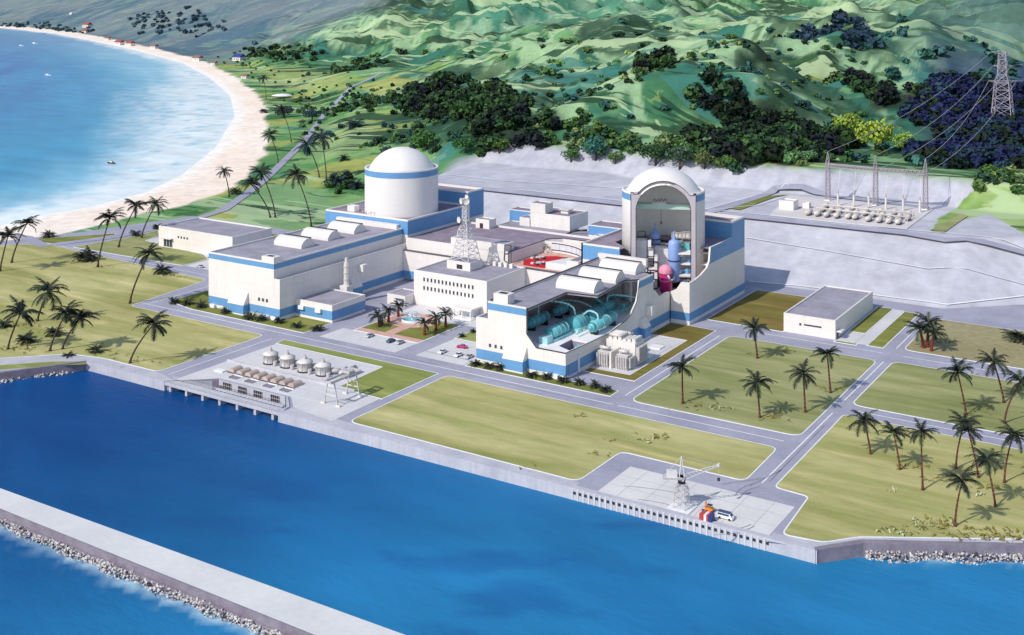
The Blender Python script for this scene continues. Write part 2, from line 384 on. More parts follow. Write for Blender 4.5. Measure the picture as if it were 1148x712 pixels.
def at(px, py, off=0.0):
    """point of the terrain seen at a place in the view (ray march)"""
    t = np.concatenate([np.linspace(200, 1200, 1200), np.geomspace(1201, 12000, 900)])
    X = (px-CX)/F*t; zr = H-py*t/F; u, v = UV(X, t); zh = np.maximum(height(u, v), WZ)
    inpl = (v < 540) & (zh > -1) & (zh < 1); zh = np.where(inpl, 0, zh)
    k = np.argmax(zr <= zh)
    if zr[k] > zh[k]: k = len(t)-1
    return Vector((float(u[k]), float(v[k]), float(zh[k])+off))
def inpoly(poly, u, v): return sd_poly(poly, u, v) > 0
def W(pts): return [tuple(at(*p)[:2]) for p in pts]
def mixc(a, b, t): t = np.asarray(t)[..., None]; return a*(1-t)+b*t
def grid_mesh(name, u, v, z, col, m, na, nr, kind='structure', veg=None):
    me = bpy.data.meshes.new(name); nv = na*nr
    me.vertices.add(nv); co = np.stack([u, v, z], -1).astype(np.float32).ravel(); me.vertices.foreach_set('co', co)
    i, j = np.meshgrid(np.arange(nr-1), np.arange(na-1), indexing='ij'); a = (i*na+j).ravel()
    q = np.stack([a, a+1, a+na+1, a+na], -1).astype(np.int32); nf = len(q)
    me.loops.add(nf*4); me.loops.foreach_set('vertex_index', q.ravel()); me.polygons.add(nf)
    me.polygons.foreach_set('loop_start', np.arange(0, nf*4, 4, dtype=np.int32)); me.polygons.foreach_set('loop_total', np.full(nf, 4, dtype=np.int32))
    me.polygons.foreach_set('use_smooth', np.ones(nf, bool)); me.update(calc_edges=True)
    at_ = me.color_attributes.new('Col', 'FLOAT_COLOR', 'POINT')
    c4 = np.ones((nv, 4), np.float32); c4[:, :3] = col[:, :3]
    if veg is not None: c4[:, 3] = veg
    at_.data.foreach_set('color', c4.ravel())
    me.materials.append(m); o = bpy.data.objects.new(name, me); C.objects.link(o); o['kind'] = kind; return o
FIELD = [  # farmland and meadow patches on the coastal plain: outline in the view, colour
 ([(205, 256), (300, 262), (372, 245), (380, 222), (330, 205), (300, 205)], (.20, .34, .16)),
 ([(215, 256), (262, 250), (272, 225), (232, 243)], (.36, .36, .08)),
 ([(295, 78), (335, 74), (392, 82), (392, 100), (330, 102), (300, 95)], (.30, .36, .12)),
 ([(405, 95), (450, 82), (470, 92), (420, 112)], (.38, .40, .12)),
 ([(335, 150), (375, 130), (430, 150), (380, 178), (350, 170)], (.26, .36, .16)),
 ([(90, 45), (250, 38), (330, 60), (235, 72), (130, 52)], (.20, .28, .10)),
 ([(225, 40), (345, 38), (345, 50), (240, 52)], (.07, .22, .15))]
DARKW = [  # woodland on the hills
 [(450, 100), (500, 92), (560, 100), (590, 128), (622, 150), (610, 168), (560, 175), (540, 165), (520, 150), (450, 118)],
 [(712, 72), (730, 62), (742, 74), (728, 82)],
 [(755, 88), (790, 95), (840, 118), (900, 135), (945, 165), (930, 180), (880, 185), (810, 188), (800, 165), (820, 140)],
 [(925, 85), (975, 95), (1030, 108), (1062, 128), (1000, 120)],
 [(1030, 120), (1070, 92), (1100, 100), (1155, 105), (1155, 195), (1110, 188), (1060, 190), (1040, 160)],
 [(825, 68), (880, 60), (930, 75), (870, 72)]]
def terrain_patches(m):
    # crisp scrub and pale grass patches, stretched down the slopes, only where there is vegetation
    nt = m.node_tree; N = nt.nodes; L = nt.links; b = N['Principled BSDF']; src = b.inputs['Base Color'].links[0].from_socket
    a = next(n for n in N if n.type == 'ATTRIBUTE'); geo = N.new('ShaderNodeNewGeometry')
    for k, (sc, rot, st, lo, hi, c, amt, dist) in enumerate(((.0085, .7, (.42, 1.5, 1), .575, .59, (.020, .055, .028), .9, 1.6), (.011, .55, (.32, 1.6, 1), .575, .59, (.42, .54, .31), .75, 1.2), (.03, .2, (.6, 1.3, 1), .61, .635, (.035, .10, .035), .8, .8), (.05, -.4, (.8, 1.1, 1), .64, .66, (.26, .36, .10), .55, .5), (.006, 1.0, (.4, 1.8, 1), .60, .612, (.05, .19, .16), .75, 1.5))):
        mp = N.new('ShaderNodeMapping'); mp.inputs['Rotation'].default_value = (0, 0, rot); mp.inputs['Scale'].default_value = st; mp.inputs['Location'].default_value = (37*k, 91*k, 0); L.new(geo.outputs['Position'], mp.inputs['Vector'])
        n = N.new('ShaderNodeTexNoise'); n.inputs['Scale'].default_value = sc; n.inputs['Detail'].default_value = 9; n.inputs['Roughness'].default_value = .58; n.inputs['Distortion'].default_value = dist; L.new(mp.outputs[0], n.inputs['Vector'])
        r = N.new('ShaderNodeMapRange'); r.inputs['From Min'].default_value = lo; r.inputs['From Max'].default_value = hi; r.inputs['To Max'].default_value = amt; L.new(n.outputs['Fac'], r.inputs['Value'])
        mu = N.new('ShaderNodeMath'); mu.operation = 'MULTIPLY'; L.new(r.outputs[0], mu.inputs[0]); L.new(a.outputs['Alpha'], mu.inputs[1])
        mx = N.new('ShaderNodeMix'); mx.data_type = 'RGBA'; L.new(mu.outputs[0], mx.inputs[0]); L.new(src, mx.inputs[6]); mx.inputs[7].default_value = (*c, 1); src = mx.outputs[2]
    L.new(src, b.inputs['Base Color'])
def make_terrain():
    na = 760; r = np.concatenate([np.geomspace(190, 480, 50)[:-1], np.linspace(480, 830, 210)[:-1], np.geomspace(830, 13500, 460)]); nr = len(r)
    tx = np.linspace(-1150, 1250, na)/F
    Rr, T = np.meshgrid(r, tx, indexing='ij'); d = Rr.ravel(); X = (T.ravel())*d
    u, v = UV(X, d); z, sd, X, d, k, top, base, sh, rs, amp = height(u, v, True)
    # colour ----------------------------------------------------------
    n1 = fbm(u/160, v/160, 4); n2 = fbm(u/45+5, v/45, 4); n3 = fbm(u/700, v/700+9, 3); st = fbm((u*.8+v*.6)/40, (v*.8-u*.6)/260, 4)
    A = lambda *c: np.array(c)
    col = np.tile(A(.10, .25, .085), (len(u), 1))
    col = mixc(col, A(.21, .36, .13), sst(0, .12, n1+.4*st)); col = mixc(col, A(.045, .15, .05), sst(.12, .22, n2-.3*n1)); col = mixc(col, A(.32, .36, .10), sst(.2, .28, fbm(u/120+30, v/260, 4)))
    # hills: pale mint crests, blue-green flanks
    hl = sst(6, 30, z)
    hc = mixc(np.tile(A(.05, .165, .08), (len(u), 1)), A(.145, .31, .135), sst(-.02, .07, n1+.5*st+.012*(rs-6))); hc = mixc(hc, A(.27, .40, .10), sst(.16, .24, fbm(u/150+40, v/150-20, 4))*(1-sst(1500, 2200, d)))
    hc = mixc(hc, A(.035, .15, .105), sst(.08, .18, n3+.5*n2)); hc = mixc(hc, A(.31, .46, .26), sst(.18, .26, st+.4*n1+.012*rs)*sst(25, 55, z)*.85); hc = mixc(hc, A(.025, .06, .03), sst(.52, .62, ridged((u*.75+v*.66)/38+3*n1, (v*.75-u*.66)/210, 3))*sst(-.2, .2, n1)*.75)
    hc = mixc(hc, A(.03, .075, .045), sst(.15, .6, sh)*sst(-.35, .1, n2+.1)*.9)  # right flanks away from the sun painted dark: shade and forest in one tone
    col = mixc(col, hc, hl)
    X0, Y0 = UV(((1075-CX)/F)*1100, 1100.)
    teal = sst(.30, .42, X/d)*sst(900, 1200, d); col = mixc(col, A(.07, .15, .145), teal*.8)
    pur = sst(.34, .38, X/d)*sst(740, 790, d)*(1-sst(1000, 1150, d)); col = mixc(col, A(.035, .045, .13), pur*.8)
    for poly in DARKW: col = mixc(col, A(.016, .03, .018), sst(-14, 10, sd_poly(W(poly), u, v)+n2*45)*.93)
    for poly, c in FIELD:
        m = sst(-6, 6, sd_poly(W(poly), u, v)+n2*14*np.clip(d/900, .4, 4)); col = mixc(col, A(*c)*(1+.25*n2[:, None]), m*.85)
    # distance: haze painted into the far ranges as a blue-grey tint
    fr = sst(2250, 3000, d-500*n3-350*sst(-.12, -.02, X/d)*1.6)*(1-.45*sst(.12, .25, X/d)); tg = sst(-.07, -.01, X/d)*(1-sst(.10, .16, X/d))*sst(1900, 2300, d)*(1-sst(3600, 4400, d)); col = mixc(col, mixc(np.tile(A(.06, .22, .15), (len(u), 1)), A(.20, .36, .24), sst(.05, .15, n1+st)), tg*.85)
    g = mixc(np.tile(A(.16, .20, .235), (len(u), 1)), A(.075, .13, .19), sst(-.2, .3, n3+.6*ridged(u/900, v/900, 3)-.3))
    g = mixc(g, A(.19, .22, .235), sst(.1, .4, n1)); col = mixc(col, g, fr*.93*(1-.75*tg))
    # shotcrete cut slopes and terrace
    grey = k*sst(538, 542, v-np.clip(u+116, 0, 400)*.95)*(1-sst(14, 24, v-top))
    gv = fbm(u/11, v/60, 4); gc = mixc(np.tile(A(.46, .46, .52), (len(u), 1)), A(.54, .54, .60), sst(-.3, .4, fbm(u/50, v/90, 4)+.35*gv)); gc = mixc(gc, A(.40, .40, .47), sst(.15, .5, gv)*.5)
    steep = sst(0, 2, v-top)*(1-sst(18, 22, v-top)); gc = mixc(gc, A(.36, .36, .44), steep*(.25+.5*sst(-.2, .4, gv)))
    gp = inpoly(W([(1044, 262), (1052, 245), (1075, 230), (1100, 205), (1148, 190), (1200, 190), (1200, 275), (1148, 262), (1110, 240), (1062, 250)]), u, v)
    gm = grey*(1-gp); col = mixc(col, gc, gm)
    col = mixc(col, mixc(np.tile(A(.16, .28, .07), (len(u), 1)), A(.33, .44, .17), sst(-.1, .3, n2+n1)), gp*sst(560, 580, v))
    # beach
    bay = (u < -560) & (v > 330)
    wdt = 66-np.clip((v-620)*.09, 0, 24)+np.clip((v-1500)*.03, 0, 60)+12*n1
    sand = np.where(bay, 1-sst(wdt-3, wdt+3, sd+9*n2), 0)
    sc = mixc(np.tile(A(.88, .73, .61), (len(u), 1)), A(.92, .81, .71), sst(-.2, .3, n1)); sc = mixc(sc, A(.90, .85, .79), 1-sst(4, 20, sd)); col = mixc(col, sc, sand)
    front = (~bay) & (sd < 12); col = np.where(front[:, None], A(.16, .14, .16), col)
    m = attr_mat('terrain', .95, .16, .11, .35)
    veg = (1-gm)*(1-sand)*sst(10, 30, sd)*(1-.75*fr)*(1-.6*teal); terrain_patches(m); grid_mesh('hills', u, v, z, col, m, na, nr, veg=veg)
make_terrain()
def water_mat():
    m = bpy.data.materials.new('sea_water'); m.use_nodes = True; nt = m.node_tree; N = nt.nodes; L = nt.links; b = N['Principled BSDF']
    a = N.new('ShaderNodeAttribute'); a.attribute_name = 'Col'; geo = N.new('ShaderNodeNewGeometry')
    mp = N.new('ShaderNodeMapping'); mp.inputs['Rotation'].default_value = (0, 0, .45); mp.inputs['Scale'].default_value = (.35, 1, 1); L.new(geo.outputs['Position'], mp.inputs['Vector'])
    n = N.new('ShaderNodeTexNoise'); n.inputs['Scale'].default_value = .035; n.inputs['Detail'].default_value = 9; n.inputs['Roughness'].default_value = .62; L.new(mp.outputs[0], n.inputs['Vector'])
    mr = N.new('ShaderNodeMapRange'); mr.inputs['From Min'].default_value = .3; mr.inputs['From Max'].default_value = .7; mr.inputs['To Min'].default_value = .84; mr.inputs['To Max'].default_value = 1.17; L.new(n.outputs['Fac'], mr.inputs['Value'])
    mx = N.new('ShaderNodeMix'); mx.data_type = 'RGBA'; mx.blend_type = 'MULTIPLY'; mx.inputs[0].default_value = 1; L.new(a.outputs['Color'], mx.inputs[6]); L.new(mr.outputs[0], mx.inputs[7]); L.new(mx.outputs[2], b.inputs['Base Color'])
    b.inputs['Roughness'].default_value = .22; b.inputs['Specular IOR Level'].default_value = .14; b.inputs['IOR'].default_value = 1.16
    w = N.new('ShaderNodeTexNoise'); w.inputs['Scale'].default_value = .55; w.inputs['Detail'].default_value = 8; w.inputs['Roughness'].default_value = .6; L.new(mp.outputs[0], w.inputs['Vector'])
    bp = N.new('ShaderNodeBump'); bp.inputs['Strength'].default_value = .5; bp.inputs['Distance'].default_value = .5; L.new(w.outputs['Fac'], bp.inputs['Height']); L.new(bp.outputs[0], b.inputs['Normal'])
    return m
def make_water():
    na, nr = 420, 460; r = np.geomspace(120, 14000, nr); tx = np.linspace(-1500, 1300, na)/F
    Rr, T = np.meshgrid(r, tx, indexing='ij'); d = Rr.ravel(); X = T.ravel()*d; u, v = UV(X, d); sd = -sd_poly(LAND, u, v)
    A = lambda *c: np.array(c); n1 = fbm(u/150, v/150, 4); n2 = fbm(u/400+4, v/400, 3); sw = fbm((u*.6+v*.8)/60, (v*.6-u*.8)/500, 4)
    ang = np.arctan2(v-1500, u+2600); rad = np.hypot(v-1500, u+2600)
    # harbour
    harb = mixc(np.tile(A(.006, .06, .215), (len(u), 1)), A(.022, .20, .42), sst(-330, -120, u+60*n1-.55*(v-235)))
    harb = mixc(harb, A(.018, .15, .36), sst(.1, .4, sw)*.5)
    lag = sst(-.3, .35, sw+.5*n1)
    bayc = mixc(np.tile(A(.008, .115, .37), (len(u), 1)), A(.02, .205, .46), lag)
    bayc = mixc(bayc, A(.045, .30, .50), 1-sst(60, 420, sd+90*n1))
    bayc = mixc(bayc, A(.36, .62, .74), (1-sst(20, 150+.10*np.clip(v-700, 0, 900), sd+60*sw))*.85)
    bayc = mixc(bayc, A(.08, .18, .38), sst(2200, 4500, d)*.7)
    isb = sst(330, 470, v+.0*u)*sst(-420, -520, u)
    isb = ((v > 330) & (u < -560)).astype(float)
    col = mixc(harb, bayc, isb)
    streak = fbm(rad/16, ang*60, 4)
    fw = 45+130*np.exp(-((v-1050)/420.)**2); foam = isb*(1-sst(.3*fw, fw, sd+.45*fw*streak+26*sw))*sst(-.4, .12, streak+.3*n1+.12)
    foam = np.maximum(foam, isb*(1-sst(3, 12, sd)))
    col = mixc(col, A(.83, .87, .88), foam*.92)
    nearbw = np.where((v < 187) & (v > 140), 187-v, 999); nr_ = np.minimum(nearbw, np.where(isb > 0, 999, np.where((u > -84) | (u < -384), sd, 999)))
    f2 = (1-isb)*(1-sst(1.5, 4, nr_+1.5*n1))*.45+(1-isb)*(1-sst(2.5, 8, nr_))*sst(.08, .3, fbm((u+.3*v)/14, (v-.3*u)/2.4, 4))*.4
    col = mixc(col, A(.45, .62, .72), np.clip(f2, 0, .8))
    dk = (1-isb)*sst(.12, .35, fbm((u*.9+v*.45)/70, (v*.9-u*.45)/22, 4)); col = mixc(col, A(.012, .08, .26), dk*.45)
    z = np.full(u.shape, WZ)
    grid_mesh('sea', u, v, z, col, water_mat(), na, nr)
make_water()
def drape(name, pts, w, m, off=.25, step=8):
    q = [at(*p) if len(p) == 2 else Vector(p) for p in pts]; mb = MB(); fine = []
    for a, b in zip(q[:-1], q[1:]):
        n = max(1, int((b-a).length/step))
        for i in range(n): fine.append(a+(b-a)*(i/n))
    fine.append(q[-1]); L = []; R = []
    for i, p in enumerate(fine):
        t = (fine[min(i+1, len(fine)-1)]-fine[max(i-1, 0)]); t.z = 0; t.normalize(); nrm = Vector((-t.y, t.x, 0))
        ww = w(i/len(fine)) if callable(w) else w
        for lst, s in ((L, 1), (R, -1)):
            c = p+nrm*s*ww/2; lst.append((c.x, c.y, max(h1(c.x, c.y), h1(p.x, p.y))+off))
    for i in range(len(fine)-1): mb.face([R[i], R[i+1], L[i+1], L[i]], 0)
    return struct(name, mb, m)
# ================================================================ ground, paving, lawns
QU = [(-378, 283.6), (-333.5, 284)]
plat = [(-576, 512), (-592, 440), (-610, 395), (-600, 300), (-535, 195), (-455, 182), (-396, 254), (-378, 283.6), (-333.5, 284), (-326, 289), (-319, 296), (-285, 296), (-277.5, 289), (-276.5, 284),
        (-92.8, 286.6), (-84, 297), (-47, 318.5), (80, 390), (160, 436), (160, 560), (112, 760), (-60, 600), (-88, 572), (-116, 545.5), (-412, 544), (-412, 512)]
plat = [p for p in plat if p != (112, 760)]
g = MB(); g.prism(plat, -9, 0, 1, bottom=False, top_mi=0); struct('ground', g, [ASPH, QCONC])
def sheet(name, polys, m, z=.03):
    mb = MB()
    for p in polys: mb.sheet(p, z)
    return struct(name, mb, m)
lawns = []
def kerbed(polys, m, z=.09, w=.42, name='lawn'):
    mb = MB(); kb = MB()
    for p in polys:
        if area2(p) < 0: p = p[::-1]
        mb.sheet(p, z); n = len(p)
        offs = []
        for i in range(n):
            a, b, c = Vector(p[i-1]), Vector(p[i]), Vector(p[(i+1) % n])
            d1 = (b-a).normalized(); d2 = (c-b).normalized(); n1 = Vector((d1.y, -d1.x)); n2 = Vector((d2.y, -d2.x)); bi = (n1+n2)
            bi = bi/(bi.length_squared)*2 if bi.length > .3 else n1
            offs.append((b+bi*w*1.0))
        for i in range(n):
            j = (i+1) % n; A_, B_, Ao, Bo = p[i], p[j], offs[i], offs[j]
            kb.face([(*A_, .13), (*Ao, .13), (*Bo, .13), (*B_, .13)], 0)
            kb.face([(*Ao, 0), (*Bo, 0), (*Bo, .13), (*Ao, .13)], 0)
    struct(name, mb, m); struct('kerb', kb, KERB)
def rnd(p, r=4, k=4):
    """round the corners of a parcel"""
    out = []; n = len(p)
    for i in range(n):
        a, b, c = Vector(p[i-1]), Vector(p[i]), Vector(p[(i+1) % n]); rr = min(r, (a-b).length*.4, (c-b).length*.4)
        s = b+(a-b).normalized()*rr; e = b+(c-b).normalized()*rr
        for j in range(k+1):
            t = j/k; out.append(tuple(s*(1-t)**2+b*2*t*(1-t)+e*t*t))
    return out
L1 = [(-575, 407), (-438, 398.5), (-430.5, 345.5), (-345.5, 345.3), (-345.5, 290.3), (-376, 289.8), (-392, 286), (-411, 267), (-440, 225), (-470, 200), (-525, 210), (-590, 305), (-597, 395)]
kerbed([rnd(L1, 3)], G1, name='lawn')
kerbed([rnd([P(82, 277), P(144, 266.5), P(177, 258.5), P(178, 264), P(162, 270), (-483, 437), (-472.8, 431), (-472.5, 413.5), (-489, 412.5)], 1.5)], G2)
kerbed([rnd([P(40, 267.5), P(60, 266.5), P(129, 262), P(129.5, 263.5), P(62, 273.5), P(48, 272)], 1)], G3)
kerbed([[(-556, 480), (-416, 479.5), (-414, 497), (-552, 500)]], G3)
kerbed([rnd([(-251, 290.3), (-164.2, 290.3), (-163.6, 316.8), (-123.4, 316.8), (-123.9, 345.4), (-251, 345.4)], 3)], G1)
kerbed([[(-333, 340.3), (-277.5, 340.3), (-276.7, 314), (-255.8, 313), (-255.4, 345.4), (-334, 345.4)]], G5)
kerbed([rnd(R4(-181.5, -121.3, 358.6, 450), 4)], G2)
kerbed([rnd(R4(-115.4, 60, 396.6, 452), 4)], G2)
kerbed([rnd(R4(-116, -20, 470, 523), 4)], mat('lawn_tan', (.30, .26, .13), .95, .2, .03, bump=.4, bscale=1.2, col2=(.36, .32, .18)))
kerbed([rnd([(-114.4, 317.5), (-104, 316.6), (-102.6, 290.6), (-92.3, 292), (-85.5, 300), (-49, 322), (60, 383), (60, 384), (-114.7, 385.3)], 2)], G1)
kerbed([R4(-199.5, -165.5, 468, 528)], G4); kerbed([R4(-142, -135.5, 484, 529), R4(-129.8, -123.8, 467.8, 527)], G3); kerbed([R4(-142.6, -134, 465.6, 467.6)], G5)
kerbed([[(-421.5, 361), (-402, 357.2), (-334, 357.2), (-334, 374.6), (-354.6, 374.6), (-354.6, 364.8), (-401, 364.8), (-403, 384), (-421.5, 383)]], G3, name='planting_bed')
kerbed([R4(-252, -189.8, 358.7, 364.8)], G3, name='planting_bed')
kerbed([[(-210.8, 377.8), (-189.8, 377.8), (-189.8, 453.6), (-201, 454.4), (-210.8, 454.4), (-210.8, 434.6), (-194, 434.6), (-194, 382.6), (-210.8, 382)]], G4)
kerbed([R4(-276, -253, 385.5, 403)], G5)
sheet('intake_paving', [[(-333, 287.2), (-327.5, 289.8), (-320.5, 297.2), (-284, 297.2), (-276, 290), (-256.3, 287.2), (-256.3, 312.4), (-277.2, 312.6), (-278, 339.6), (-333, 339.4)]], CONC)
sheet('dock_paving', [R4(-156, -105.4, 287.2, 308)], mat('dock_paving', (.62, .60, .60), .85, .06, .07, bump=.12, col2=(.70, .68, .68), grime=0))
sheet('parking_paving', [R4(-325, -285, 356.8, 371.6), R4(-276, -253.2, 365.2, 384.6), R4(-276, -253.2, 358.4, 364.6), R4(-471, -440.5, 413.5, 436)], CONC)
sheet('forecourt_paving', [R4(-320.5, -262, 402.8, 418.6)], CONC, .035)
sheet('storage_apron', [[(-541, 444.5), (-472, 431.8), (-462, 431.8), (-462, 438.4), (-541, 438.4)], R4(-541, -522, 438.6, 470)], CONC, .04)
sheet('transformer_pad', [R4(-210.6, -194.6, 383, 434)], CONC, .05)
sheet('gatehouse_path', [R4(-135, -130.4, 468, 529), R4(-142.5, -135.2, 467.9, 483)], CONC)
sheet('promenade', [[(-376.5, 284.2), (-333.5, 284.6), (-333.5, 287), (-344, 289.9), (-376, 289.2), (-391, 285.2), (-410, 266.4), (-440, 222), (-436, 214), (-397, 258)], R4(-276, -163, 285.4, 289.6), [(-105, 284.6), (-93, 286.8), (-84.5, 297.6), (-48, 318.8), (-49, 321.5), (-86, 299.4), (-92.5, 291.6), (-105, 290)]], QCONC, .025)
# painted lines
lm = MB()
def line(pts, w=.35, z=.045):
    for a, b in zip(pts[:-1], pts[1:]):
        a = Vector(a); b = Vector(b); t = (b-a).normalized(); n = Vector((-t.y, t.x))*w/2
        lm.face([(*(a-n), z), (*(b-n), z), (*(b+n), z), (*(a+n), z)])
LW = .45
line([(-430, 352), (-185, 352)], LW); line([(-183, 352), (-124, 352)], LW); line([(-118.6, 318), (-118.6, 385)], LW); line([(-118.8, 397), (-118.8, 450)], LW); line([(-119, 470), (-119, 528)], LW)
line([(-185.5, 362), (-185.5, 448)], LW); line([(-180, 461), (-122, 461)], LW); line([(-114, 461), (50, 461)], LW); line([(-112, 391), (50, 391)], LW); line([(-339.5, 290), (-339.5, 344)], LW)
line([(-426, 352), (-428, 400)], LW); line([(-570, 408.6), (-440, 405)], .3)
for x0, x1, y0, y1, n in ((-323, -287, 364, 371, 12), (-275, -255, 366, 372, 6), (-275, -255, 377, 383, 6), (-323, -287, 357.5, 362, 12)):
    for i in range(n+1): line([(x0+(x1-x0)*i/n, y0), (x0+(x1-x0)*i/n, y1)], .18, .05)
line([(-319, 298.5), (-262, 298.4)], .3, .05); line([(-328, 306.8), (-266, 307)], .2, .05); line([(-283, 298.5), (-283, 312)], .2, .05); line([(-276, 289), (-276, 298)], .2, .05)
struct('road_marking', lm, KERB)
jm = MB(); lmx = lm; lm = jm
for x in (-300, -286, -272): line([(x, 313.6), (x, 338)], .12, .05)
line([(-332, 326), (-279, 326)], .12, .05)
for y in (294, 301): line([(-155.5, y), (-106, y)], .1, .05)
for x in np.linspace(-150, -111, 6): line([(x, 287.5), (x, 307.6)], .1, .05)
line([(-203, 408), (-196, 408), (-196, 424), (-203, 424), (-203, 408)], .25, .06)
struct('paving_joint', jm, mat('joint', (.33, .33, .37), .9, .1)); lm = lmx
tm = MB(); lmy = lm; lm = tm
for (pa, pb, bend) in (((824, 556), (848, 541), 1), ((829, 559), (853, 545), 1), ((812, 592), (842, 588), -1), ((700, 545), (760, 553), .5), ((770, 556), (800, 560), .4), ((800, 600), (846, 590), -1), ((715, 560), (750, 566), .3)):
    a_, b_ = Vector(P(*pa)), Vector(P(*pb)); n_ = Vector((-(b_-a_).y, (b_-a_).x)).normalized(); line([tuple(a_.lerp(b_, k/8)+n_*bend*math.sin(k/8*PI)*1.2) for k in range(9)], .3, .052)
for (x0, y0, x1, y1) in ((-250, 350.4, -200, 350.2), (-117.2, 320, -117.4, 372), (-300, 353.8, -262, 353.7), (-182.8, 380, -182.9, 430), (-128, 311, -119, 322), (-121, 314, -117, 330)): line([(x0, y0), (x1, y1)], .35, .05)
struct('tyre_mark', tm, mat('tyre_mark', (.26, .255, .31), .9, .2)); lm = lmy
sheet('lawn', [[P(-40, 412), P(0, 409.5), P(60, 405.5), P(94, 405.3), P(97, 408.5), P(40, 411.5), P(0, 414.5), P(-40, 417)]], G5, .06)
# slope base road at the back + terrace road + far roads
drape('terrace_road', [(470, 207), (520, 211), (580, 217.5), (700, 231), (760, 237), (860, 247.5), (1016, 264), (1060, 272), (1170, 292)], 5.5, ASPH, .5)
drape('terrace_road', [(775, 243), (800, 238), (842, 224), (870, 212.5), (900, 213), (960, 224), (1040, 234)], 6.5, ASPH, .5)
drape('slope_drain', [(500, 196), (560, 203), (640, 208), (700, 212)], 1.0, KERB, .5)
drape('slope_drain', [(580, 213.4), (700, 226.4), (860, 242.4), (1016, 258.6), (1148, 280)], .9, KERB, .62)
drape('slope_drain', [(836, 268), (930, 284), (1040, 303), (1150, 322)], .7, KERB, .6)
drape('slope_drain', [(790, 236), (850, 219), (880, 208.5), (900, 209.5)], .7, KERB, .6)
drape('slope_drain', [(840, 316.5), (900, 322), (1062, 342.5), (1148, 334)], .9, KERB, .35)
drape('coast_road', [(-20, 259), (30, 266), (48, 276), (100, 269.5), (130, 266), (175, 256.5), (215, 247), (250, 236), (290, 208), (340, 160), (365, 127), (395, 97), (428, 82)], lambda t: 7 if t < .5 else 6, ASPH, .35, 6)
drape('track', [(478, 73), (500, 70), (520, 64)], 5, mat('far_track', (.38, .42, .40), .9, .05), .8, 10)
sheet('switchyard_paving', [], CONC) if False else None
mb = MB(); mb.prism([(-221, 605), (-148, 603.5), (-149.5, 672), (-233, 670)], 21.2, 22.25); struct('switchyard_paving', mb, mat('switchyard_paving', (.60, .56, .56), .85, .05, .1, bump=.1, col2=(.66, .62, .62)))
drape('track', [(800, 236), (850, 231), (880, 221)], .8, KERB, .6)
# green strips by the switchyard
def hsheet(name, pts, m, off=.4, n=5):
    q = [at(*p) for p in pts]; mb = MB(); mb.face([(p.x, p.y, h1(p.x, p.y)+off) for p in q]); return struct(name, mb, m)
hsheet('lawn', [(812, 234), (830, 236), (868, 222), (884, 219), (850, 221), (832, 226)], G3)
hsheet('lawn', [(1043, 259), (1058, 262), (1085, 243), (1078, 241)], G2)
# ================================================================ quay, intake bridge, breakwater, revetment
t = thing('quay_wall', 'long pale concrete quay wall edging the harbour, with a row of dark recesses along the dock', 'quay wall', (-235, 284, -4))
w = MB()
w.prism([(-276.5, 283.1), (-92.0, 285.7), (-92.8, 287.4), (-276.5, 285.2)], -8, .42); w.build('coping', QCONC, t)
w = MB(); w.prism([(-378.6, 282.7), (-333.5, 283.1), (-333.5, 284.9), (-378, 284.5)], -8, .42); w.build('coping', QCONC, t)
for i in range(33):
    u = -162+i*(57.0/32); y = 283.1+(u+276.5)*(2.6/184.5)
    MB().box(u-.36, u+.36, y-.16, y+.05, -1.3, -.55).build('recess', DARK, t)
    MB().box(u-.95, u-.5, y-.18, y+.05, -3.2, .1).build('fender', CONC, t)
t = thing('coast_wall', 'low lavender sea wall left of the quay above a band of white boulders', 'sea wall', (-400, 255, -4))
MB().prism([(-378.6, 282.7), (-396.8, 253.2), (-455.6, 180.6), (-454, 180), (-395, 252.6), (-377.4, 283.2)], -8, .5).build('coping', DCONC, t)
t = thing('coast_wall', 'dark sea wall at the right of the dock above the boulder bank', 'sea wall', (-60, 310, -4))
MB().prism([(-92.4, 285.6), (-83.2, 295.9), (-46.4, 317.4), (80, 388.6), (80, 390.6), (-47.2, 319.2), (-84.4, 297.8), (-93.2, 287.2)], -8, .5).build('coping', DCONC, t)
# intake bridge
t = thing('intake_bridge', 'low concrete walkway bridge on short piers in front of the cooling water intake', 'bridge', (-305, 286, -4))
MB().box(-333.4, -276.6, 283.2, 287.2, -.9, .18).build('deck', QCONC, t)
for x in (-331, -322.5, -314, -305.4, -296.7, -288, -279.6):
    MB().box(x-.55, x+.55, 283.6, 286.8, -8, -.9).build('pier', QCONC, t)
for y in (283.45, 286.95):
    rl = MB()
    for x in np.linspace(-333, -277, 29): rl.tube((x, y, .18), (x, y, 1.25), .05)
    for z in (.7, 1.25): rl.tube((-333, y, z), (-277, y, z), .05)
    rl.build('railing', LSTEEL, t)
t = thing('intake_headworks', 'intake headworks wall with four dark screened openings behind the walkway bridge', 'intake', (-302, 296, -4))
w = MB(); w.box(-318.5, -285.3, 295.6, 295.95, -6, .35); w.box(-318.5, -285.3, 294.2, 295.6, -6, -2.4); w.build('wall', QCONC, t)
MB().prism([(-333.4, 284.2), (-318.7, 295.9), (-319.3, 296.4), (-334, 284.7)], -6, .3).build('wing_wall', DCONC, t)
MB().prism([(-276.9, 284), (-278, 289.2), (-285.3, 296.1), (-284.7, 296.4), (-277.2, 289.4), (-276.1, 284)], -6, .3).build('wing_wall', QCONC, t)
for x in (-314.2, -306.4, -298.6, -290.2):
    o = MB().box(x-2.2, x+2.2, 295.5, 295.58, -2.35, -.15).build('opening', DARK, t)
    b = MB()
    for k in range(5): b.box(x-2.1+k*1.0, x-2.0+k*1.0, 295.4, 295.5, -2.3, -.2)
    b.box(x-2.2, x+2.2, 295.35, 295.45, -1.3, -1.15); b.build('screen', STEEL, o)
rl = MB()
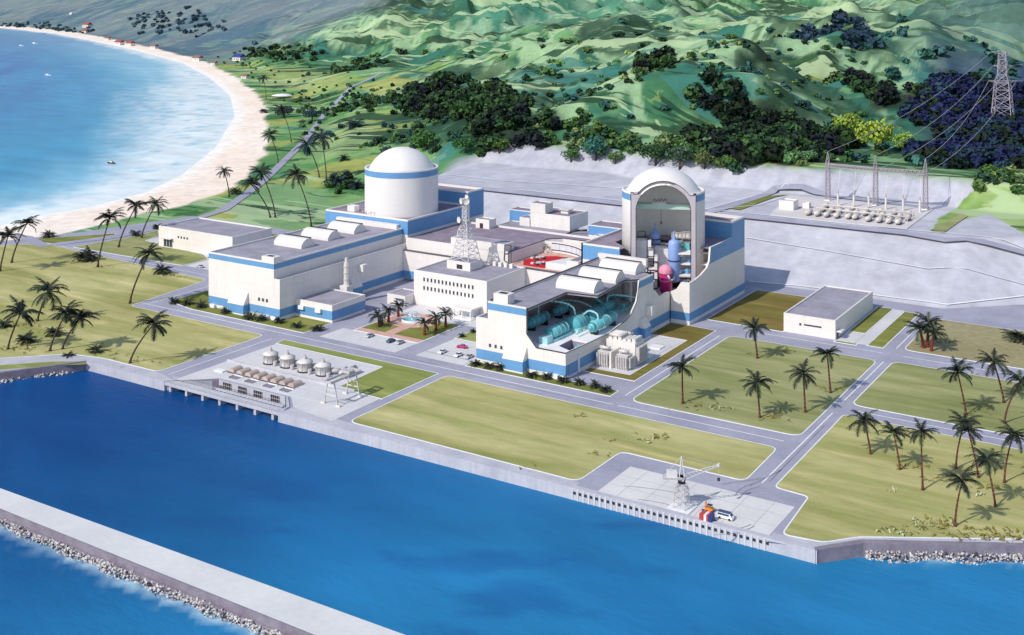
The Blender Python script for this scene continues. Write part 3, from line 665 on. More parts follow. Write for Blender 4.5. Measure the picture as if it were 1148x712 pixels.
for x in np.linspace(-318, -286, 22): rl.tube((x, 294.3, -2.4), (x, 294.3, -1.3), .05)
rl.tube((-318, 294.3, -1.3), (-286, 294.3, -1.3), .06); rl.tube((-318, 294.3, -1.8), (-286, 294.3, -1.8), .05); rl.build('railing', DARK, t)
# breakwater
t = thing('breakwater', 'long straight pale concrete breakwater across the lower left of the harbour', 'breakwater', (-230, 194, -4))
MB().prism([(-620, 188.1), (-90, 188.1), (-90, 200.3), (-300, 196), (-620, 194)], -8, .35).build('deck', mat('breakwater_deck', (.62, .62, .63), .85, .05, .05, bump=.1, col2=(.70, .70, .70), grime=0), t)
MB().prism([(-620, 187.7), (-90, 187.7), (-90, 188.1), (-620, 188.1)], -3, .4).build('parapet', DCONC, t)
MB().prism([(-620, 186.9), (-90, 186.9), (-90, 187.7), (-620, 187.7)], -8, -1.4).build('berm', DCONC, t)
def rocks(name, label, path, n, w, zt, zb, sz, seed, side=1):
    rg = random.Random(seed); mb = MB(); seg = [(Vector(a), Vector(b)) for a, b in zip(path[:-1], path[1:])]; tot = sum((b-a).length for a, b in seg)
    for _ in range(n):
        s = rg.random()*tot
        for a, b in seg:
            if s <= (b-a).length: break
            s -= (b-a).length
        dr = (b-a).normalized(); nn = Vector((dr.y, -dr.x))*side; q = rg.random(); wob = .75+.4*math.sin(s*.35+a.x)
        p = a+dr*s+nn*w*q*wob; z = zt+(zb-zt)*q+rg.uniform(-.3, .4); r = sz*rg.uniform(.55, 1.25)
        # a jagged armour unit: irregular octahedron
        rot = Matrix.Rotation(rg.uniform(0, 6.28), 3, 'Z') @ Matrix.Rotation(rg.uniform(-1, 1), 3, 'X')
        v = [rot @ Vector(c)*r*rg.uniform(.75, 1.2) for c in ((1, 0, 0), (0, .7, 0), (-1, 0, 0), (0, -.7, 0), (0, 0, .8), (0, 0, -.8), )]
        mi = 0 if rg.random() < .62 else (1 if rg.random() < .6 else 2)
        mb.idx([(x.x+p.x, x.y+p.y, x.z+z) for x in v], [(0, 1, 4), (1, 2, 4), (2, 3, 4), (3, 0, 4), (1, 0, 5), (2, 1, 5), (3, 2, 5), (0, 3, 5)], mi, False)
    o = mb.build(name, [mat('pale_boulder', (.58, .55, .54), .9, .15, .5, bump=.3), mat('grey_boulder', (.33, .30, .32), .9, .2, .5, bump=.3), mat('wet_boulder', (.06, .055, .08), .5, .2, .5)])
    tag(o, label, 'boulders', kind='stuff')
rocks('riprap', 'bank of broken pale boulders along the seaward side of the breakwater', [(-440, 187.0), (-90, 187.0)], 5200, 3.0, -1.6, -4.1, .48, 1)
rocks('riprap', 'band of pale boulders under the sea wall at the left edge', [(-470, 160), (-396, 253.2), (-381, 279)], 900, 4.5, -2.0, -4.1, .75, 2)
rocks('riprap', 'pale and dark boulders heaped along the shore right of the dock', [(-83, 295.9), (-46.4, 317.4), (60, 377)], 2600, 3.6, -1.5, -4.1, .48, 3)
# ================================================================ buildings
def rz(x, y): return (x, y, 0)
# ---- turbine hall of the first unit
TB = 'turbine halls'
t = thing('turbine_hall', 'closed white turbine hall with blue bands and three roof vents, left of the courtyard', 'turbine hall', (-377, 410, 0))
bands = [(0, 1.4, 0), (1.4, 4.9, 1), (4.9, 21.9, 0), (21.9, 24.2, 1), (24.2, 24.9, 0)]
block(t, -400, -359, 365, 455.7, 0, 24.9, bands, ROOF)
block(t, -358.97, -355.5, 365.02, 455.7, 0, 17.9, [(0, 1.4, 0), (1.4, 4.9, 1), (4.9, 17.9, 0)], PROOF, name='side_aisle', pw=.4)
w = MB(); w.box(-366.5, -359.1, 365.05, 369.5, 24.0, 27.0); w.build('stair_head', WHITE, t)
MB().box(-364.8, -361.2, 366.2, 368.4, 27, 27.05).build('roof_hatch', DARK, t)
MB().box(-401, -361, 453.2, 455.6, 24.2, 26.6).build('end_parapet', WHITE, t)
def hood(t, u, v=365, w=5, h=9.6, d=3.2, axis='y', zb=0, bands=True):
    # sloped ventilation hood leaning on a wall
    mb = MB()
    def q(s, k, z): return (u+s, v-k, z) if axis == 'y' else (v+k, u+s, z)
    for (z0, z1, mi, k0, k1) in ((zb, zb+.7, 0, d, d), (zb+.7, zb+4.6, 1, d, d), (zb+4.6, h, 0, d, .4)):
        A_, B_ = q(-w, k0, z0), q(w, k0, z0); D_, E_ = q(-w, k1, z1), q(w, k1, z1)
        mb.face([A_, B_, E_, D_], mi); mb.face([q(-w, 0, z0), A_, D_, q(-w, 0, z1)], mi); mb.face([B_, q(w, 0, z0), q(w, 0, z1), E_], mi)
    mb.face([q(-w, .4, h), q(w, .4, h), q(w, 0, h), q(-w, 0, h)], 0)
    mb.build('air_intake_hood', [WHITE, BLUE], t)
hood(t, -379.5)
for u in (-368, -365.6, -363.2): MB().box(u-.6, u+.6, 364.9, 364.98, 7.0, 8.4).build('window', GLASS, t)
for u in (-396.5, -386.7, -363, -358): MB().box(u-1.4, u+1.4, 363.6, 364.97, 0, 1.5).build('plinth_vent', KERB, t)
hood(t, 414, -355.5, 3.2, 9.5, 3, 'x'); 
b = MB(); b.prism([(-355.4, 417.2), (-352.4, 417.2), (-352.4, 420.6), (-355.4, 420.6)], 11.2, 14.4); b.build('wall_vent_box', WHITE, t)
def vent(t, x0, x1, y, w=9, z=24.1, h=4.2):
    prof = [(-w/2, 0), (-w/2, h*.35), (-w*.40, h*.62), (-w*.26, h*.84), (-w*.1, h*.97), (w*.1, h), (w*.26, h*.9), (w*.40, h*.66), (w/2, h*.35), (w/2, 0)]
    mb = MB(); n = len(prof)
    for i in range(n-1):
        a, b = prof[i], prof[i+1]; mb.face([(x0, y+a[0], z+a[1]), (x1, y+a[0], z+a[1]), (x1, y+b[0], z+b[1]), (x0, y+b[0], z+b[1])], 0, False)
    mb.face([(x1, y+a, z+b) for a, b in prof], 0); mb.face([(x0, y+a, z+b) for a, b in reversed(prof)], 0)
    o = mb.build('roof_vent', WHITE, t)
    s = MB(); s.box(x0+.3, x1-.3, y+w*.08, y+w*.3, z+h*.92, z+h*1.02); s.build('slot', DARK, o)
for x, y in ((-388, 396), (-389.5, 416), (-389.5, 435)): vent(t, x, x+17.5, y+3)
pr = [(-408, 376), (-408, 376)]
# low annexe
t = thing('annex_building', 'low flat annexe with a blue band at the foot of the closed turbine hall', 'annex', (-345, 386, 0))
block(t, -355.4, -334, 374.8, 397, 0, 7.6, [(0, 1.1, 0), (1.1, 5.0, 1), (5.0, 7.6, 0)], ROOF, .5, .5)
for u in (-351.5, -341.5): MB().box(u-1.5, u+1.5, 373.6, 374.75, 3.6, 5.2).build('vent_box', KERB, t)
# exhaust stack
x0 = -350.0; y0 = 402.5
t = thing('exhaust_stack', 'slim white exhaust stack on a square base beside the closed turbine hall', 'stack', (x0, y0, 0))
MB().box(x0-2.2, x0+2.2, y0-2.2, y0+2.2, 0, 8.4).build('base', WHITE, t)
MB(True).cyl((x0, y0, 8.4), 1.25, 10.5, 14, r2=1.15).build('flue', LSTEEL, t)
MB(True).cyl((x0, y0, 18.9), .75, 2.2, 12).build('tip', LSTEEL, t)
l = MB()
for z in (11, 14, 17): l.cyl((x0, y0, z), 1.45, .25, 14)
l.box(x0+1.0, x0+1.5, y0-.3, y0+.3, 8.4, 18.6); l.build('ladder', STEEL, t)
# ---- reactor building of the first unit
RB = [(0, 1.4, 0), (1.4, 4.9, 1), (4.9, 21.6, 0), (21.6, 28.4, 1), (28.4, 29.2, 0)]
t = thing('reactor_building', 'blue banded square reactor building carrying the closed white containment dome on the left', 'reactor building', (-383, 490, 0))
block(t, -411, -356, 456, 509, 0, 29.2, RB, PROOF, .9, .9)
block(t, -411, -356, 509.03, 524, 0, 36, [(0, 1.4, 0), (1.4, 21.6, 0), (21.6, 35.2, 1), (35.2, 36, 0)], PROOF, 1.2, .9, name='upper_wall')
b = MB(); b.box(-401, -396.2, 462, 466, 28.3, 31.3); b.build('roof_box', WHITE, t)
w = MB()
for u in (-388, -385.4, -382.6, -380):
    w.tube((u, 459, 28.3), (u, 459, 30.3), .14); w.tube((u-.8, 459, 30.3), (u+.8, 459, 30.3), .12)
w.build('roof_pipework', STEEL, t)
cx, cy, R_ = -377.6, 478.4, 19.4
def containment_profile(R_): return [(R_, 0), (R_, 23.4), (R_, 23.9), (R_-.9, 23.9), (R_-.9, 23.2)]
d = thing('containment', 'closed white cylindrical reactor containment with a smooth dome and blue rim band', 'containment', (cx, cy, 28.3))
m = MB(True); m.lathe((cx, cy, 28.3), [(R_, 0), (R_, 19.9)], 64); m.build('shell', CREAM, d)
m = MB(True); m.lathe((cx, cy, 28.3), [(R_+.05, 19.9), (R_+.05, 22.9)], 64); m.build('blue_band', BLUE, d)
m = MB(False); m.lathe((cx, cy, 28.3), [(R_+.05, 22.9), (R_+.05, 23.6), (R_-.7, 23.6), (R_-.7, 22.4), (R_-2.2, 22.4)], 64, sm=False); m.build('rim', CREAM, d)
def cap(c, r, z, rise, n=64):
    Rs = (r*r+rise*rise)/(2*rise); a1 = math.asin(r/Rs); pr = [(Rs*math.sin(a1*(1-i/12)), z+Rs*math.cos(a1*(1-i/12))-(Rs-rise)) for i in range(12)]+[(.02, z+rise)]
    return MB(True).lathe(c, pr, n)
cap((cx, cy, 28.3), R_-2.1, 22.5, 11.3).build('dome', CREAM, d)
# ---- control building between the units
t = thing('control_building', 'wide white building with a purple-grey flat roof joining the two reactor blocks', 'control building', (-306, 478, 0))
w = MB()
w.box(-355.4, -256.2, 451.6, 453.8, 1.4, 14.8, 0); w.box(-355.4, -256.2, 451.57, 453.8, 1.5, 5.0, 1); w.build('lower_wall', [WHITE, BLUE], t)
MB().box(-355.3, -256.2, 451.4, 453.6, 14.8, 15.1).build('ledge', mat('dark_ledge', (.10, .09, .11), .8, .1), t)
# roof with the opening of the visitor room; opening edge (x,y)
op = [(-294.5, 454.2), (-294.5, 491), (-289, 496.5), (-270, 496.5), (-262.5, 488), (-262.5, 454.2)]
zr = 20.3
mb = MB()
for r in (R4(-355.4, -294.5, 454.4, 503), R4(-294.5, -262.5, 496.5, 503), R4(-262.5, -256.2, 454.4, 503), [(-294.5, 491), (-289, 496.5), (-294.5, 496.5)], [(-262.5, 488), (-262.5, 496.5), (-270, 496.5)]): mb.sheet(r, zr)
mb.build('roof', PROOF, t)
w = MB()
w.box(-355.4, -294.5, 453.8, 454.5, 0, 20.9); w.box(-355.4, -256.2, 503, 503.7, 0, 21.2); w.box(-256.9, -256.2, 454.4, 503, 0, 20.9); w.box(-262.4, -256.3, 453.8, 454.5, 0, 20.9)
w.build('upper_wall', WHITE, t)
MB().box(-327.5, -296, 453.6, 461.5, 20.4, 24.2).build('roof_storey', WHITE, t)
MB().box(-326.5, -297, 454.4, 460.7, 24.2, 24.24).build('roof_storey_top', ROOF, t)
# section frame (cut edge) at the end of the wall
c = MB(); c.path([(-296, 453.5, 24.2), (-292.5, 453.5, 24.2), (-292.5, 453.5, 14.9), (-296.4, 453.5, 16.8), (-296, 453.5, 24.2)], .22, 4)
c.tube((-296.3, 453.5, 19.8), (-292.5, 453.5, 20.6), .2); c.path([(-294.5, 454.5, 20.5), (-294.5, 491, 20.5), (-289, 496.5, 20.5), (-262.5, 496.5, 20.5)], .22, 4); c.build('cut_edge', DARK, t)
# the room
MB().prism([(-294.4, 454.3), (-262.6, 454.3), (-262.6, 488), (-270, 496.4), (-289, 496.4), (-294.4, 491)], 14.9, 15.3).build('room_floor', SALM, t)
w = MB(); w.box(-294.4, -294.0, 455, 491, 15.3, 20.3); w.face([(-294.3, 491, 15.3), (-289, 496.3, 15.3), (-289, 496.3, 20.3), (-294.3, 491, 20.3)]); w.box(-289, -262.6, 496.1, 496.4, 15.3, 20.3); w.box(-262.9, -262.6, 455, 496.4, 15.3, 20.3); w.build('room_wall', CREAM, t)
MB().prism([(-274, 454.4), (-262.7, 454.4), (-262.7, 470), (-269, 468)], 15.4, 18.6).build('cut_partition', CREAM, t)
cc = (-284, 474.0); 
def arcw(r0, r1, z0, z1, a0, a1, n, mi, mb):
    for i in range(n):
        p = a0+(a1-a0)*i/n; q = a0+(a1-a0)*(i+1)/n
        P0 = (cc[0]+r0*math.cos(p), cc[1]+r0*math.sin(p)); P1 = (cc[0]+r0*math.cos(q), cc[1]+r0*math.sin(q)); P2 = (cc[0]+r1*math.cos(q), cc[1]+r1*math.sin(q)); P3 = (cc[0]+r1*math.cos(p), cc[1]+r1*math.sin(p))
        mb.prism([P0, P1, P2, P3], z0, z1, mi)
cc = (-286, 463)
m = MB(); arcw(24, 24.8, 15.3, 20.6, math.radians(26), math.radians(108), 18, 0, m); m.build('curved_wall', CREAM, t)
for i in range(7):
    a = math.radians(98-i*9.6); b = a-math.radians(8.8); m = MB(); arcw(23.75, 23.97, 16.7, 19.6, b, a, 2, 0, m); wn = m.build('window', PALEGLASS, t)
m = MB(); arcw(23.6, 23.98, 16.4, 16.7, math.radians(29.5), math.radians(99), 14, 0, m); m.build('window_frame', DARK, t); m = MB(); arcw(23.6, 23.98, 19.6, 19.9, math.radians(29.5), math.radians(99), 14, 0, m); m.build('window_frame', DARK, t)
o = MB().prism([(-287, 455.5), (-276, 455.2), (-270, 462), (-266, 470), (-271, 479), (-283, 480), (-291, 474), (-292, 464)], 15.32, 15.40).build('carpet', RED); tag(o, 'bright red carpet on the floor of the open roof-level room', 'carpet')
def lounge(x, y, lab):
    s = thing('lounge_set', lab, 'lounge furniture', (x, y, 15.4), 'lounge seats on the red carpet')
    MB(True).cyl((x, y, 15.4), 1.5, .8, 14).build('table', LSTEEL, s)
    for k in range(5):
        a = k*1.256; px_, py_ = x+3*math.cos(a), y+3*math.sin(a)
        MB().box(px_-.7, px_+.7, py_-.7, py_+.7, 15.4, 16.1).build('seat', LSTEEL if k % 2 else DARK, s)
lounge(-282, 461.5, 'round lounge table with seats at the front of the red carpet'); lounge(-288, 471, 'round lounge table with seats at the left of the red carpet'); lounge(-273.5, 475, 'round lounge table with seats at the right of the red carpet under the curved window')
s = thing('potted_plant', 'potted plant beside the left end of the curved window', 'plant', (-291.6, 484, 15.3)); MB(True).cyl((-291.6, 484, 15.3), .8, 1.1, 10).build('pot', LSTEEL, s)
m = MB()
for k in range(70):
    a = random.uniform(0, 6.28); e = random.uniform(-.3, 1.4); r = random.uniform(.7, 2.0); p = Vector((-291.6+r*math.cos(a)*math.cos(e), 484+r*math.sin(a)*math.cos(e), 17.6+r*math.sin(e))); q = Vector((random.uniform(-.4, .4), random.uniform(-.4, .4), random.uniform(-.4, .4)))
    m.face([p, p+q, p+q+Vector((.3, .1, .3)), p+Vector((.2, -.2, .4))])
m.build('foliage', mat('pot_foliage', (.20, .17, .06), .9, .2), s)
# boxes on and behind the control building
def smallblock(lab, x0, x1, y0, y1, z0, z1, bands, roofm=ROOF, name='rooftop_house', cat='rooftop house', door=False, group=None):
    t = thing(name, lab, cat, ((x0+x1)/2, (y0+y1)/2, z0), group); block(t, x0, x1, y0, y1, z0, z1, bands, roofm, .5, .5)
    if door: MB().box(x0+(x1-x0)*.3, x0+(x1-x0)*.55, y0-.06, y0+.01, z0, z0+2.6).build('door', DARK, t)
    return t
smallblock('small white rooftop stair house with a dark doorway by the left reactor building', -342, -333.5, 496, 502.6, 20.3, 25, [(20.3, 25, 0)], door=True)
t = thing('service_block', 'low grey-roofed service block behind the control building', 'service building', (-300, 515, 0))
block(t, -347.5, -257, 504.2, 540, 0, 16.4, [(0, 16.4, 0)], ROOF, .4, .6)
t = smallblock('white two-step rooftop building with purple roof standing behind the control building', -331, -306.2, 533-.2, 549+4, 16, 23.8, [(16, 23.8, 0)], PROOF, 'rooftop_building', 'building')
block(t, -331, -321.5, 532.7, 541, 23.82, 29, [(23.82, 29, 0)], PROOF, .5, .5, name='tower_wall')
b = MB(); b.box(-316.5, -312, 541, 545, 23, 25.2); b.build('vent_house', WHITE, t); MB().box(-317.3, -311.2, 540.2, 545.8, 25.2, 25.6).build('vent_cap', LSTEEL, t)
smallblock('small white box joined to the left of the two-step rooftop building', -337.5, -331.1, 532, 541, 16, 20.5, [(16, 20.5, 0)], PROOF)
smallblock('blue rooftop block with a dark flat roof behind the left reactor building corner', -350, -333, 541.2, 551, 14.5, 22.3, [(14.5, 15.5, 0), (15.5, 21.8, 1), (21.8, 22.3, 0)], PROOF)
smallblock('blue rooftop block left of the opened containment', -291, -262, 526, 540.5, 15.9, 22.3, [(15.9, 17, 0), (17, 21.8, 1), (21.8, 22.3, 0)], PROOF)
smallblock('tiny white box against the blue block left of the opened containment', -285, -279, 521, 525.8, 16, 18.2, [(16, 18.2, 0)], ROOF)
o = thing('roof_duct', 'curved dark duct on the service roof between the white and blue rooftop blocks', 'duct', (-300, 527, 16)); c = MB(True)
c.path([(-303, 524, 16.3), (-301, 526, 17.4), (-298, 529, 18), (-294.5, 531, 18)], .5, 8); c.build('pipe', DARK, o)
# ---- administration building
t = thing('office_building', 'white three storey office with two rows of small dark windows below the lattice mast', 'office building', (-303, 434, 0))
block(t, -323.5, -283, 419, 451.3, 0, 15.7, [(0, 15.7, 0)], ROOF, .6, .5)
for r, z in ((0, 11.2), (1, 7.3)):
    for i in range(14):
        u = -317.6+i*2.08
        wd = MB().box(u-.48, u+.48, 418.93, 418.99, z, z+1.7).build('window', GLASS, t)
        if r == 0 or True: MB().box(u-.6, u+.6, 418.72, 418.985, z-.2, z).build('sill', WHITE, wd)
m = MB()
for k in range(5): m.box(-302+k*3.1, -300.4+k*3.1, 447.5, 449.2, 15.1, 17.0)
m.build('roof_vent', WHITE, t)
t2 = thing('mast_base', 'white square plinth house on the office roof under the lattice mast', 'rooftop house', (-307, 437, 15.1))
block(t2, -314.2, -301, 432, 442, 15.1, 19.0, [(15.1, 19.0, 0)], ROOF, .4, .4); MB().box(-308.6, -305.4, 431.93, 431.99, 15.6, 17.6).build('door', DARK, t2)
t = thing('porch_block', 'small white flat-roofed entrance block at the left front of the office', 'entrance block', (-327, 422, 0))
block(t, -334, -323.6, 412.5, 424, 0, 4.8, [(0, 4.8, 0)], ROOF, .4, .4)
gd = MB().box(-328.4, -324.6, 412.4, 412.49, 0, 3.0).build('door', PALEGLASS, t); m = MB()
for x in (-328.4, -326.5, -324.7): m.box(x, x+.15, 412.3, 412.4, 0, 3.0)
m.box(-328.9, -324.2, 411.5, 412.5, 3.0, 3.3); m.build('frame', DARK, gd)
t = thing('porte_cochere', 'white flat entrance canopy on posts with a small lobby at the office front', 'canopy', (-290, 414, 0))
MB().box(-296, -285.5, 410.5, 418.9, 3.6, 4.5).build('canopy', WHITE, t)
for x in (-295.3, -290.8, -286.3):
    for y in (411.2,): MB().box(x-.25, x+.25, y-.25, y+.25, 0, 3.6).build('post', WHITE, t)
MB().box(-294.5, -287, 414.5, 418.9, 0, 3.6).build('lobby', PALEGLASS, t)
m = MB(); m.box(-296.5, -285, 409.5, 414.4, .03, .35); m.build('step', KERB, t)
# lattice mast with dishes
def lattice(c, prof, bar, braces, mb):
    """square lattice: prof = [(half width, z)...]"""
    for (w0, z0), (w1, z1) in zip(prof[:-1], prof[1:]):
        P0 = [(c[0]+sx*w0, c[1]+sy*w0, c[2]+z0) for sx, sy in ((-1, -1), (1, -1), (1, 1), (-1, 1))]
        P1 = [(c[0]+sx*w1, c[1]+sy*w1, c[2]+z1) for sx, sy in ((-1, -1), (1, -1), (1, 1), (-1, 1))]
        for i in range(4):
            j = (i+1) % 4
            mb.tube(P0[i], P1[i], bar, 4); mb.tube(P1[i], P1[j], bar*.7, 4); mb.tube(P0[i], P1[j], bar*braces, 4); mb.tube(P0[j], P1[i], bar*braces, 4)
t = thing('communications_mast', 'tapering white lattice mast with round dishes on the office roof', 'mast', (-307, 437, 19))
pr = []
for i in range(11):
    f = i/10; z = 28.5*f; w = 4.4*(1-f)**1.5*.9+1.0 if f < .55 else 1.05+.35*(1-f)
    pr.append((w, z))
m = MB(); lattice((-307, 437, 19), pr, .20, .62, m); m.build('lattice', mat('mast_paint', (.62, .60, .62), .5, .1), t)
m = MB(); m.box(-308.6, -305.4, 435.4, 438.6, 47.0, 47.3); m.box(-308.4, -305.6, 435.6, 438.4, 37.0, 37.2); m.build('platform', LSTEEL, t)
def dish(t, c, dr, r, name='dish'):
    dr = Vector(dr).normalized(); up = Vector((0, 0, 1)); x = dr.cross(up).normalized(); y = x.cross(dr); m = MB(True); n = 18; rings = []
    for k in range(5):
        rr = r*k/4; off = (rr/r)**2*r*.35
        rings.append([Vector(c)+x*rr*math.cos(2*PI*i/n)+y*rr*math.sin(2*PI*i/n)+dr*off for i in range(n)])
    for a, b in zip(rings[:-1], rings[1:]):
        for i in range(n): m.face([a[i], a[(i+1) % n], b[(i+1) % n], b[i]], 0, True)
    m.tube(Vector(c), Vector(c)+dr*r*.8, .07); m.tube(Vector(c)-dr*.8, Vector(c), .25)
    m.build(name, LSTEEL, t)
dish(t, (-309.2, 435.2, 37.6), (-.4, -1, .05), 1.5); dish(t, (-308.2, 435.6, 46.4), (-.5, -1, 0), 1.5); dish(t, (-305.8, 435.6, 46.4), (.6, -.8, 0), 1.5); dish(t, (-306.5, 437.5, 48.2), (-.2, -1, 0), 1.2)
# ---- storage building
t = thing('warehouse', 'long low white warehouse with a grey roof near the beach on the left', 'warehouse', (-492, 455, 0))
block(t, -521.3, -462.2, 438.6, 468.5, 0, 11.7, [(0, 11.7, 0)], ROOF, .7, .7)
gt = MB().box(-517, -509.8, 438.5, 438.56, .6, 5.2).build('gate', GLASS, t)
m = MB(); m.box(-517.4, -509.4, 436.6, 438.58, 5.2, 5.7)
for x in (-517, -514.6, -512.2, -509.9): m.box(x-.12, x+.12, 438.4, 438.5, .4, 5.2)
m.build('gate_frame', LSTEEL, gt)
for k in range(4): MB().box(-505.5+k*2.4, -504.4+k*2.4, 438.5, 438.56, 6.4, 7.6).build('window', GLASS, t)
# ---- gatehouse building on the right
t = thing('store_building', 'plain white flat-roofed block with a slit window standing alone at the right', 'store building', (-154, 497, 0))
block(t, -165.2, -143.2, 468.6, 524.5, 0, 7.9, [(0, 7.9, 0)], ROOF, .5, .6)
o = MB().box(-156.4, -149, 468.52, 468.58, 3.9, 4.5).build('slit_window', DARK, t); MB().box(-158.4, -157.6, 468.52, 468.58, 3.6, 4.6).build('window', DARK, t)
o = MB().box(-143.18, -143.1, 470.2, 472.6, .1, 2.9).build('door', GLASS, t); MB().box(-143.1, -140.9, 469.4, 473.6, 3.0, 3.5).build('door_canopy', WHITE, t)
# ================================================================ second unit, opened to show the machinery
t = thing('turbine_hall', 'turbine hall with its near corner cut open to show turquoise turbine machinery', 'turbine hall', (-230, 410, 0))
BD = [(0, 1.4, 0), (1.4, 5.2, 1), (5.2, 21.0, 0), (21.0, 23.6, 1), (23.6, 24.2, 0)]
w = MB()
plate(w, 'y', 365, 365.7, [(-251.5, 0), (-212.2, 0), (-212.2, 9.9), (-224.2, 9.9), (-228.5, 14.4), (-228.5, 24.2), (-246, 24.2), (-246, 17.4), (-251.5, 17.4)], BD, 0)
w.build('front_wall', [WHITE, BLUE], t)
w = MB()
plate(w, 'x', -211.5, -212.2, [(365.0, 0), (455, 0), (455, 13.2), (451, 13.8), (445, 13.4), (440.5, 17), (439, 17.4), (439, 24.2), (425.6, 24.2), (425, 19.8), (423, 16), (418, 12), (413, 10.6), (398, 8.9), (380, 9.4), (365.0, 9.9)], BD, 0)
w.build('side_wall', [WHITE, BLUE], t)
w = MB(); w.box(-246.1, -245.4, 365.7, 455.6, 9, 24.2, 0); w.box(-251.5, -250.9, 365.7, 455.6, 0, 17.4, 0); w.build('far_wall', [WHITE], t)
MB().sheet(R4(-251, -246, 365.6, 455.6), 16.9).build('aisle_roof', PROOF, t)
w = MB(); w.box(-245.4, -221.5, 445.6, 446.2, 9.4, 22.9); w.box(-221.5, -212.2, 445.6, 446.2, 9.4, 13.2); w.build('end_wall', INNER, t)
w = MB(); w.box(-245.38, -245.2, 366, 445.5, 9.4, 23.2)
for y in (371, 381, 391, 401, 412, 424, 436): w.box(-245.2, -244.3, y-.5, y+.5, 9.4, 23.2)
for x in (-238, -229, -220): w.box(x-.5, x+.5, 444.8, 445.6, 9.4, 23.2)
w.build('inner_column', mat('pink_column', (.50, .36, .37), .8, .08), t)
for k in range(3): MB().box(-245.1, -243.6, 366+k*26, 391.5+k*26, 19.3, 20.2).build('crane_rail', INNER, t)
# roof (partly removed)
rp = [(-245.4, 365.7), (-228.2, 365.7), (-228.2, 394.3), (-215.2, 396.2), (-217.6, 424.6), (-212.2, 430), (-212.2, 439.2), (-219, 443), (-221.5, 455.6), (-245.4, 455.6)]
r = MB(); r.prism(rp, 22.9, 23.5); r.build('roof', ROOF, t)
e = MB(); e.path([(-228.1, 365.2, 23.7), (-228.1, 394.3, 23.7), (-215.1, 396.2, 23.7), (-217.5, 424.6, 23.7), (-212.0, 430, 23.7)], .24, 4); e.path([(-228.3, 364.9, 24.2), (-228.3, 364.9, 14.4), (-224.1, 364.9, 9.95), (-211.4, 364.9, 9.95)], .22, 4)
e.path([(-245.6, 366, 24.3), (-245.6, 455, 24.3)], .3, 4); e.path([(-211.4, 365, 9.95), (-211.4, 380, 9.45), (-211.4, 398, 8.95), (-211.4, 413, 10.6), (-211.4, 418, 12), (-211.4, 423, 16), (-211.4, 425.6, 24)], .15, 4); e.build('cut_edge', DARK, t)
w = MB(); w.box(-244, -237.5, 365.9, 370.6, 23.4, 27.4); w.build('stair_head', WHITE, t); MB().box(-242.6, -239, 367, 369.4, 27.4, 27.45).build('roof_hatch', DARK, t)
for y in (403.5, 422, 440): vent(t, -236, -218.4, y, 8.5, 23.4, 4.4)
w = MB(); w.box(-246, -222, 453.4, 455.4, 23.5, 26.2); w.build('end_parapet', WHITE, t)
f = MB(); zf = 9.2
for q in (R4(-245.2, -219.5, 365.7, 445.6), R4(-219.5, -212.2, 383.5, 445.6), [(-219.5, 365.7), (-212.2, 365.7), (-212.2, 370.2), (-219.5, 373.5)]): f.prism(q, zf-.5, zf)
f.build('operating_floor', FLOORM, t)
f = MB(); f.sheet(R4(-245, -212.3, 366, 445), 3.0); f.box(-219.6, -219.4, 373.5, 383.5, 3, 9.1); f.box(-219.5, -212.3, 383.4, 383.5, 3, 8.7); f.build('lower_floor', mat('lower_floor', (.30, .25, .32), .8, .1), t)
for x in (-221, -215): MB().box(x-.4, x+.4, 436, 437, zf, 22.9).build('column', INNER, t)
hood(t, -232.8, 365, 4.6, 9.3, 3.2)
for u in (-245, -242.4, -239.8): MB().box(u-.5, u+.5, 364.9, 364.98, 6.7, 8.0).build('window', GLASS, t)
hood(t, 428.5, -211.5, 2.8, 8.2, 2.6, 'x'); b = MB(); b.prism([(-211.4, 431.6), (-208.6, 431.6), (-208.6, 435), (-211.4, 435)], 8.6, 12.4); b.build('wall_vent_box', WHITE, t)
for u in (-215.5, -218.6): MB().box(u-1.3, u+1.3, 363.6, 364.97, 0, 1.6).build('plinth_vent', KERB, t)
MB().box(-211.46, -211.38, 367, 374, 1, 4.6).build('door', BLUE, t); MB().box(-211.48, -210.9, 374, 374.6, .4, 7).build('downpipe', KERB, t)
# ---- machinery
t = thing('turbine_generator', 'large turquoise turbine and generator train on the open turbine hall floor', 'turbine', (-226, 398, zf))
def hcyl(mb, x, y0, y1, z, r, n=20, mi=0, r2=None):
    mb.tube((x, y0, z), (x, y1, z), r, n, mi, r2=r2, sm=True)
ux = -225.6
b = MB(); b.box(ux-1.9, ux+1.9, 372.2, 376.4, zf, zf+2.6); b.build('exciter', LTEAL, t)
b = MB(); b.box(ux-2.6, ux+2.6, 376.6, 390, zf, zf+.9); b.build('generator_bed', LTEAL, t)
b = MB(True); hcyl(b, ux, 377.4, 388.8, zf+2.6, 2.3, 24); hcyl(b, ux, 376.4, 377.4, zf+2.6, 1.4); hcyl(b, ux, 388.8, 391.5, zf+2.6, 1.0); b.build('generator', TEAL, t)
for y in (379, 382, 385, 387.6):
    b = MB(True); hcyl(b, ux, y, y+.35, zf+2.6, 2.42, 24); b.build('generator_rib', LTEAL, t)
